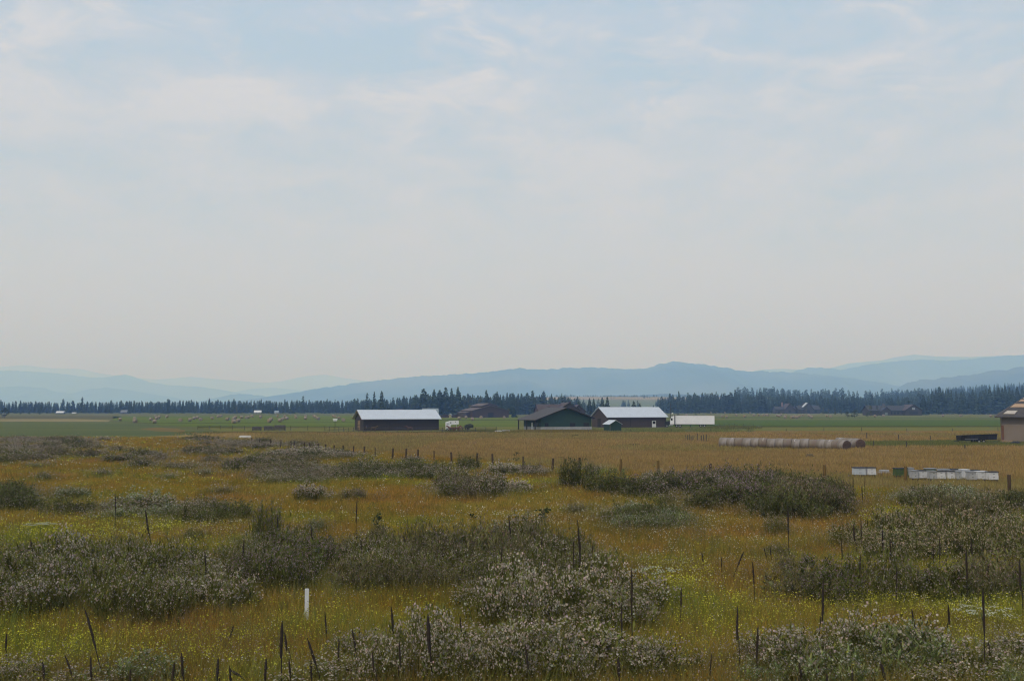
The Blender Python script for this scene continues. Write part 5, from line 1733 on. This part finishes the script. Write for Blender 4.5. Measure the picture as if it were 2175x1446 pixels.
# dead mullein stalks: (top x, top y, base x, base y, thickness)
STALKS = [(307, 1083, 331, 1195, 1.5), (245, 1047, 245, 1128, .9), (66, 1143, 71, 1225, 1.2), (102, 1137, 102, 1190, .8), (436, 1165, 437, 1265, .9), (517, 1143, 517, 1225, 1.0), (589, 1090, 590, 1165, .8), (662, 1115, 662, 1215, .9),
          (180, 1290, 225, 1460, 1.1), (138, 1390, 165, 1470, .9), (196, 1410, 188, 1475, .8), (190, 1393, 200, 1475, .9), (91, 1403, 93, 1480, 1.0), (367, 1406, 369, 1490, 1.2), (383, 1386, 399, 1480, 1.3), (460, 1396, 468, 1490, 1.3), (486, 1420, 545, 1458, 1.3),
          (488, 1412, 493, 1490, 1.0), (563, 1398, 568, 1490, 1.3), (598, 1318, 598, 1470, 1.5), (602, 1343, 622, 1415, 1.1), (615, 1397, 616, 1480, 1.0), (653, 1353, 690, 1470, 1.2), (661, 1400, 662, 1480, 1.0), (691, 1297, 693, 1390, .8), (718, 1353, 723, 1450, .9), (497, 1327, 478, 1375, .9), (12, 1345, 16, 1410, 1.0), (276, 1420, 277, 1490, 1.1),
          (758, 1057, 756, 1160, .9), (767, 1147, 767, 1205, .9), (779, 1160, 778, 1210, .8), (815, 1183, 799, 1232, .8), (907, 1143, 907, 1200, .9), (861, 1193, 861, 1245, .7), (1081, 1095, 1088, 1195, 1.1), (1065, 1160, 1066, 1262, 1.0), (1151, 1140, 1146, 1230, 1.1), (1228, 1103, 1232, 1245, 1.1), (1219, 1140, 1217, 1250, .8), (1233, 1150, 1231, 1248, .9), (1260, 1150, 1254, 1240, .9), (1190, 1218, 1215, 1236, .9),
          (1341, 1205, 1344, 1400, 1.2), (1320, 1280, 1321, 1410, .9), (1447, 1247, 1446, 1330, .9), (832, 1287, 835, 1400, 1.2), (907, 1303, 921, 1462, 1.9), (975, 1307, 990, 1385, .9), (748, 1333, 763, 1425, 1.0), (765, 1330, 757, 1375, .8), (800, 1350, 801, 1420, .8), (850, 1360, 847, 1470, 1.0), (788, 1380, 806, 1470, .9), (722, 1411, 800, 1452, 1.2), (1097, 1350, 1097, 1440, .9), (1117, 1367, 1123, 1470, 1.1), (1312, 1393, 1319, 1475, 1.3),
          (1673, 1072, 1677, 1190, 1.1), (1812, 1012, 1812, 1068, .8), (1830, 1030, 1835, 1082, .9), (1837, 1010, 1837, 1070, .6), (1999, 1070, 2000, 1150, 1.1), (1812, 1113, 1821, 1180, 1.2), (1829, 1100, 1829, 1175, .8), (1875, 1118, 1872, 1235, 1.1), (1891, 1145, 1891, 1245, 1.1), (1893, 1147, 1917, 1228, 1.0), (1882, 1163, 1882, 1240, .8), (1827, 1177, 1827, 1260, .9), (1490, 1172, 1500, 1215, .9), (1580, 1170, 1553, 1232, 1.1), (1622, 1160, 1634, 1205, .7), (1635, 1160, 1643, 1205, .7), (1533, 1180, 1533, 1232, .7), (1599, 1192, 1602, 1285, 1.0), (1788, 1143, 1788, 1230, .7), (1905, 1200, 1903, 1290, .8), (1982, 1160, 1981, 1230, .8), (1996, 1137, 1996, 1220, .7),
          (2063, 1137, 2066, 1230, .9), (2053, 1167, 2053, 1285, 1.3), (2098, 1193, 2106, 1270, 1.1), (2165, 1187, 2173, 1315, 1.2), (1565, 1287, 1570, 1425, 1.1), (1608, 1327, 1610, 1462, 1.2), (1750, 1230, 1739, 1405, 1.2), (1937, 1293, 1948, 1405, 1.2), (2015, 1283, 2014, 1365, 1.1), (2088, 1247, 2094, 1450, 1.2), (2100, 1363, 2106, 1440, .9), (1997, 1373, 1989, 1425, .9), (1699, 1405, 1700, 1480, 1.3), (1757, 1427, 1757, 1495, 1.0), (1870, 1405, 1889, 1475, 1.4), (1810, 1418, 1812, 1490, .9), (1510, 1387, 1508, 1475, .7)]
M_stalk = mat('dead mullein stalk', (0.022, 0.016, 0.013), (0.04, 0.03, 0.023), scale=6, detail=5)


def stalk_mesh(seed):
    """unit stem along z with a thick rough seed spike on its upper part"""
    r = np.random.default_rng(seed)
    rings, n = 16, 6
    out = []
    for (z0_, z1_, base_r, name, rough) in ((-0.04, 0.56, 0.011, 'stem', 0.12), (0.50, 1.0, 0.021, 'seed_spike', 0.35)):
        v, f = [], []
        bend = r.uniform(-.02, .02, 2)
        for i in range(rings):
            t = i / (rings - 1)
            z = z0_ + (z1_ - z0_) * t
            k = (1 - 0.25 * t) if name == 'stem' else max(0.12, math.sin(math.pi * (0.12 + 0.86 * t)) ** 0.55)
            for a in range(n):
                an = 6.283 * a / n + i * 0.4
                q = base_r * k * (1 + r.uniform(-rough, rough))
                v.append((math.cos(an) * q + bend[0] * math.sin(z * 5), math.sin(an) * q + bend[1] * math.sin(z * 4), z + r.uniform(-.004, .004)))
        for i in range(rings - 1):
            for a in range(n):
                f.append((i * n + a, i * n + (a + 1) % n, (i + 1) * n + (a + 1) % n, (i + 1) * n + a))
        out.append(np_mesh(name, v, f, M_stalk))
    return out


STALK_ME = [stalk_mesh(s) for s in range(300, 306)]


def nearest(x):
    return 'far left' if x < 250 else 'left' if x < 560 else 'left of centre' if x < 900 else 'centre' if x < 1290 else 'right of centre' if x < 1650 else 'right' if x < 1960 else 'far right'


SPECIAL = {(907, 1303): 'thickest dark mullein stalk, standing at the bottom middle', (307, 1083): 'leaning dark mullein stalk with thick head, above the left thicket', (1341, 1205): 'tall mullein stalk by the white umbel at centre front', (1750, 1230): 'tall curved mullein stalk over yellow flowers at right',
           (1228, 1103): 'tallest straight mullein stalk of the four behind the middle thicket', (598, 1318): 'thick upright mullein stalk just left of the white marker post', (180, 1290): 'long tilted mullein stalk at the bottom left corner', (2088, 1247): 'very tall thin mullein stalk near the right edge', (1580, 1170): 'mullein stalk tilted right in open yellow grass', (1490, 1172): 'short mullein stalk tilted left in open yellow grass',
           (758, 1057): 'slender tall stalk in open grass left of the middle', (1673, 1072): 'slender dark stalk before the dark fence side thicket', (722, 1411): 'fallen mullein stalk lying aslant at the bottom, under the forked stalks', (486, 1420): 'fallen mullein stalk lying aslant at the bottom left', (1893, 1147): 'mullein side stalk leaning right from the pair in the right thicket', (1891, 1145): 'upright mullein stalk of the leaning pair in the right thicket',
           (653, 1353): 'strongly leaning mullein stalk below the white marker post', (1870, 1405): 'thick leaning mullein stalk at the bottom right', (245, 1047): 'thin stalk rising beside the pale topped weeds at left', (1081, 1095): 'thin stalk before the pink grey bush behind the middle thicket', (2053, 1167): 'thick upright mullein stalk in the far right thicket', (1565, 1287): 'straight dark stalk in yellow flowers, right of centre front'}
for (xt, yt, xb, yb, th) in STALKS:
    g = G(xb, yb + 4)
    tp = P(xt, yt, g.y)
    d = tp - g
    L = d.length
    zone = nearest(xb)
    row = 'along the bottom edge' if yt > 1340 else 'in the front weeds' if yt > 1240 else 'in the middle weeds' if yt > 1125 else 'in the farther meadow'
    sp_ = SPECIAL.get((xt, yt))
    lab = sp_ or 'dead dark mullein stalk %s, %s' % (row, zone)
    e = empty('mullein_stalk', g, 0, lab, 'dead stalk', None if sp_ else 'dead mullein stalks %s, %s' % (row, zone))
    e.rotation_mode = 'QUATERNION'
    e.rotation_quaternion = d.to_track_quat('Z', 'Y')
    st, spk = random.choice(STALK_ME)
    rt = th * 1.4 * (g.y / 30.0) ** 0.35
    for nm, me in (('stem', st), ('seed_spike', spk)):
        o = obj(nm, me, e)
        o.scale = (rt, rt, L)

# ------------------------------------------------------------------ grass and meadow flowers
def fence_y(x, y):
    px = 1087.5 + x / y * F
    py = np.interp(px, [p[0] for p in FENCE_LINE], [p[1] for p in FENCE_LINE])
    py = np.where(px < 440, 931, py)
    return py


def fastnoise(x, y, s, seed):
    """cheap smooth value noise on arrays"""
    r = np.random.default_rng(seed)
    tab = r.random((64, 64))
    u, v = x * s + 1000, y * s + 1000
    i, j = np.floor(u).astype(int), np.floor(v).astype(int)
    fu, fv = u - i, v - j
    fu, fv = fu * fu * (3 - 2 * fu), fv * fv * (3 - 2 * fv)
    a, b2, c, d = tab[i % 64, j % 64], tab[(i + 1) % 64, j % 64], tab[i % 64, (j + 1) % 64], tab[(i + 1) % 64, (j + 1) % 64]
    return (a * (1 - fu) + b2 * fu) * (1 - fv) + (c * (1 - fu) + d * fu) * fv


def blades(x, y, h, w, col, nb, spread, seed, lean=0.35):
    r = np.random.default_rng(seed)
    n = len(x) * nb
    X, Y = np.repeat(x, nb), np.repeat(y, nb)
    Hh, Ww = np.repeat(h, nb) * r.uniform(0.55, 1.15, n), np.repeat(w, nb) * r.uniform(0.6, 1.3, n)
    X = X + r.normal(0, 1, n) * np.repeat(spread, nb)
    Y = Y + r.normal(0, 1, n) * np.repeat(spread, nb)
    a = r.uniform(0, 6.283, n)
    ox, oy = np.cos(a) * Ww, np.sin(a) * Ww
    lx, ly = r.normal(0, lean, n) * Hh, r.normal(0, lean, n) * Hh
    v = np.empty((n, 3, 3))
    v[:, 0] = np.stack([X - ox, Y - oy, np.full(n, 0.0)], 1)
    v[:, 1] = np.stack([X + ox, Y + oy, np.full(n, 0.0)], 1)
    v[:, 2] = np.stack([X + lx, Y + ly, Hh], 1)
    c = np.repeat(np.repeat(col, nb, 0) * r.uniform(0.65, 1.35, (n, 1)) * (1 + r.normal(0, .05, (n, 3))), 3, 0)
    return v.reshape(-1, 3), np.clip(c, 0.004, 1)


def specks(x, y, h, s, col, nf, spread, seed):
    r = np.random.default_rng(seed)
    n = len(x) * nf
    X = np.repeat(x, nf) + r.normal(0, 1, n) * np.repeat(spread, nf)
    Y = np.repeat(y, nf) + r.normal(0, 1, n) * np.repeat(spread, nf)
    Z = np.repeat(h, nf) * r.uniform(0.6, 1.12, n)
    sz = np.repeat(s, nf) * r.uniform(0.6, 1.35, n)
    u = rand_unit(n, r) * sz[:, None]
    w = np.cross(u, rand_unit(n, r))
    p = np.stack([X, Y, Z], 1)
    v = np.stack([p - u, p + w, p + u, p - u, p + u, p - w], 1)
    c = np.repeat(np.repeat(col, nf, 0) * r.uniform(0.7, 1.3, (n, 1)), 6, 0)
    return v.reshape(-1, 3), np.clip(c, 0.004, 1)


GX, GY = [], []
for (ya, yb, dens) in ((20, 30, 42), (30, 45, 36), (45, 65, 20), (65, 95, 10), (95, 140, 4.5), (140, 240, 2.0)):
    area = 0.58 * (yb * yb - ya * ya)
    n = int(area * dens)
    u = rng.random(n)
    y = np.sqrt(ya * ya + u * (yb * yb - ya * ya))
    x = rng.uniform(-1, 1, n) * y * 0.58
    py = HY + F * EYE / y
    keep = py > fence_y(x, y) - 1
    GX.append(x[keep])
    GY.append(y[keep])
gx, gy = np.concatenate(GX), np.concatenate(GY)
nG = len(gx)
# the kind of each tuft
n1, n2, n3, n4 = fastnoise(gx, gy, 0.22, 1), fastnoise(gx, gy, 0.55, 2), fastnoise(gx, gy, 0.16, 3), fastnoise(gx, gy, 1.3, 4)
fpx = 1087.5 + gx / gy * F
fpy = HY + F * EYE / gy
# loose sprigs of the same weeds thinning out round every clump
wq = np.array(weeds)
ns = 64
ax = np.repeat(wq[:, 0], ns) + rng.normal(0, 1, len(wq) * ns) * np.repeat(wq[:, 2] * 1.3, ns)
ay = np.repeat(wq[:, 1], ns) + rng.normal(0, 1, len(wq) * ns) * np.repeat(wq[:, 2] * 1.5, ns)
ok = (ay > 21) & (HY + F * EYE / np.maximum(ay, 5) > fence_y(ax, np.maximum(ay, 5)) - 1)
ax, ay = ax[ok], ay[ok]
# and taller leafy stems mixed through the nearest part of the meadow
nx_ = 17000
cy_ = np.sqrt(21 ** 2 + rng.random(nx_) * (58 ** 2 - 21 ** 2))
cx_ = rng.uniform(-1, 1, nx_) * cy_ * 0.58
thick = fastnoise(cx_, cy_, 0.33, 77)
ok = rng.random(nx_) < np.clip((thick - 0.40) * 3.0, 0.05, 1.0) * np.clip((66 - cy_) / 30, 0.2, 1)
cx_, cy_ = cx_[ok], cy_[ok]
ckind = np.where(fastnoise(cx_, cy_, 0.5, 78) > 0.5, 5, 6)
ckind[(rng.random(len(cx_)) < 0.35)] = 7
spurge = np.zeros(nG)
for (cx, cy, sx, sy, am) in [(1430, 1240, 60, 30, 1.0), (1840, 1290, 200, 34, .9), (200, 1140, 230, 24, .7), (120, 1395, 300, 60, 1.0), (520, 1400, 160, 50, .55), (2060, 1330, 140, 60, .9), (1097, 1036, 32, 5, 1.5), (1890, 1105, 50, 12, 1.1), (640, 1340, 120, 40, .5), (1500, 1330, 120, 60, .6), (700, 962, 22, 3, 1.2), (900, 1300, 120, 30, .35), (1960, 1400, 240, 50, .5)]:
    spurge += am * np.exp(-((fpx - cx) / sx) ** 2 - ((fpy - cy) / sy) ** 2)
white = np.zeros(nG)
for (cx, cy, sx, sy, am) in [(1250, 1110, 300, 30, .7), (2000, 1285, 120, 30, .8), (1450, 1200, 160, 60, .5), (400, 1130, 300, 40, .35), (1000, 1380, 300, 60, .4), (2100, 1330, 100, 40, .8), (100, 1430, 200, 30, .5)]:
    white += am * np.exp(-((fpx - cx) / sx) ** 2 - ((fpy - cy) / sy) ** 2)
rnd = rng.random(nG)
kind = np.zeros(nG, dtype=int)                        # 0 golden grass
kind[rnd < 0.24 + 0.5 * (n1 - 0.45)] = 1                # rust orange flowering plants
kind[(rng.random(nG) < 0.17 + 0.55 * (n2 - 0.5))] = 2    # olive green leafy plants
kind[rng.random(nG) < np.clip(spurge, 0, 1) * 0.75 + 0.03 * (n3 > 0.6)] = 3   # yellow green spurge
kind[rng.random(nG) < np.clip(white, 0, 1) * 0.28 + 0.02] = 4    # small white flowers
BLADE = np.array([(0.275, 0.212, 0.050), (0.21, 0.16, 0.032), (0.135, 0.142, 0.032), (0.19, 0.20, 0.034), (0.17, 0.165, 0.05), (0.155, 0.155, 0.052), (0.13, 0.155, 0.045), (0.20, 0.19, 0.042)])
FLOW = np.array([(0.33, 0.215, 0.05), (0.40, 0.215, 0.018), (0.20, 0.185, 0.03), (0.52, 0.50, 0.06), (0.60, 0.58, 0.42), (0.33, 0.27, 0.22), (0.16, 0.17, 0.045), (0.42, 0.36, 0.05)])
gx, gy, kind, n4 = np.concatenate([gx, ax, cx_]), np.concatenate([gy, ay, cy_]), np.concatenate([kind, np.full(len(ax), 5), ckind]), np.concatenate([n4, rng.random(len(ax) + len(cx_))])
hgt = np.array([0.42, 0.40, 0.42, 0.50, 0.45, 0.80, 0.74, 0.64])[kind] * (0.75 + 0.5 * n4)
sc = np.clip(gy / 32.0, 1.0, 8.0)
p1, p2 = fastnoise(gx, gy, 0.11, 31), fastnoise(gx, gy, 0.31, 32)
shift = np.stack([0.86 + 0.38 * p1, 0.86 + 0.42 * p2, 0.8 + 0.5 * p1], 1) * np.array((1.20, 1.10, 0.98))
bcol, fcol = BLADE[kind] * shift, FLOW[kind] * (0.9 + 0.3 * p2)[:, None]
bv, bc = blades(gx, gy, hgt, 0.0095 * sc, bcol, 6, 0.10 * np.sqrt(sc), 5)
sv, scol = specks(gx, gy, hgt, np.array([0.011, 0.014, 0.013, 0.0205, 0.018, 0.017, 0.018, 0.018])[kind] * sc ** 0.9, fcol, 4, 0.11 * np.sqrt(sc), 6)
v = np.concatenate([bv, sv])
c = np.concatenate([bc, scol])
o = obj('meadow_grass', np_mesh('meadow_grass', v, np.arange(len(v)).reshape(-1, 3), M_grass, cols=c))
tag(o, 'golden and olive meadow grass with small yellow and white flowers', 'grass', None, 'stuff')

GX, GY = [], []
for (ya, yb, dens) in ((62, 110, 7.0), (110, 160, 3.6), (160, 230, 1.6), (230, 272, 1.0)):
    n = int(0.58 * (yb * yb - ya * ya) * dens)
    y = np.sqrt(ya * ya + rng.random(n) * (yb * yb - ya * ya))
    x = rng.uniform(-1, 1, n) * y * 0.58
    py = HY + F * EYE / y
    px = 1087.5 + x / y * F
    keep = (py < fence_y(x, y) + 0.5) & (px > 470 + (py - 920) * 2 + rng.normal(0, 45, n))
    # not through the boxes, bales and trailers standing in it, nor on the green patch
    keep &= ~((px > 1815) & (py > 935) & (py < 948))
    GX.append(x[keep])
    GY.append(y[keep])
wx, wy = np.concatenate(GX), np.concatenate(GY)
sc = np.clip(wy / 32.0, 1.0, 8.5)
m1, m2 = fastnoise(wx, wy, 0.035, 8), fastnoise(wx, wy, 0.3, 9)
colr = np.array((0.298, 0.210, 0.083)) * (0.88 + 0.24 * m2)[:, None]
colr[m1 > 0.62] *= np.array((0.86, 0.98, 0.92))
bv, bc = blades(wx, wy, 0.5 * (0.8 + 0.4 * m2), 0.0095 * sc, colr, 6, 0.22 * np.sqrt(sc), 15, 0.22)
o = obj('ripe_grass', np_mesh('ripe_grass', bv, np.arange(len(bv)).reshape(-1, 3), M_grass, cols=bc))
tag(o, 'tall ripe golden grass covering the field beyond the wire fence', 'grass', None, 'stuff')

# rough grass along the yards, verges and building feet
VX, VY, VC = [], [], []
for (x0_, x1_, y0_, y1_, n, colr, h) in [(430, 760, 917.5, 920.5, 2500, (0.15, 0.14, 0.045), .4), (760, 1110, 918.2, 920.2, 3200, (0.135, 0.13, 0.04), .4), (1085, 1290, 913.5, 918.5, 3200, (0.17, 0.135, 0.04), .42), (1290, 1560, 909.5, 917.5, 5200, (0.15, 0.165, 0.055), .4),
                                         (1500, 1600, 905.5, 911, 1400, (0.13, 0.13, 0.045), .6), (1820, 2230, 937, 947, 6000, (0.14, 0.145, 0.046), .4), (940, 1060, 913, 918, 1500, (0.13, 0.13, 0.045), .4), (430, 560, 922, 931, 2200, (0.36, 0.26, 0.10), .5)]:
    px, py = (x0_ + x1_) / 2 + (x1_ - x0_) / 2 * np.clip(rng.normal(0, .5, n), -1.25, 1.25), rng.uniform(y0_, y1_, n)
    y = F * EYE / (py - HY)
    VX.append(np.stack([(px - 1087.5) / F * y, y, h * rng.uniform(.6, 1.2, n)], 1))
    VC.append(np.tile(np.array(colr), (n, 1)) * rng.uniform(0.75, 1.25, (n, 1)))
q, qc = np.concatenate(VX), np.concatenate(VC)
bv, bc = blades(q[:, 0], q[:, 1], q[:, 2], 0.008 * np.clip(q[:, 1] / 32, 1, 9), qc, 5, np.full(len(q), 0.5), 25, 0.3)
o = obj('verge_grass', np_mesh('verge_grass', bv, np.arange(len(bv)).reshape(-1, 3), M_grass, cols=bc))
tag(o, 'rough green and straw grass along the yards and verges', 'grass', None, 'stuff')
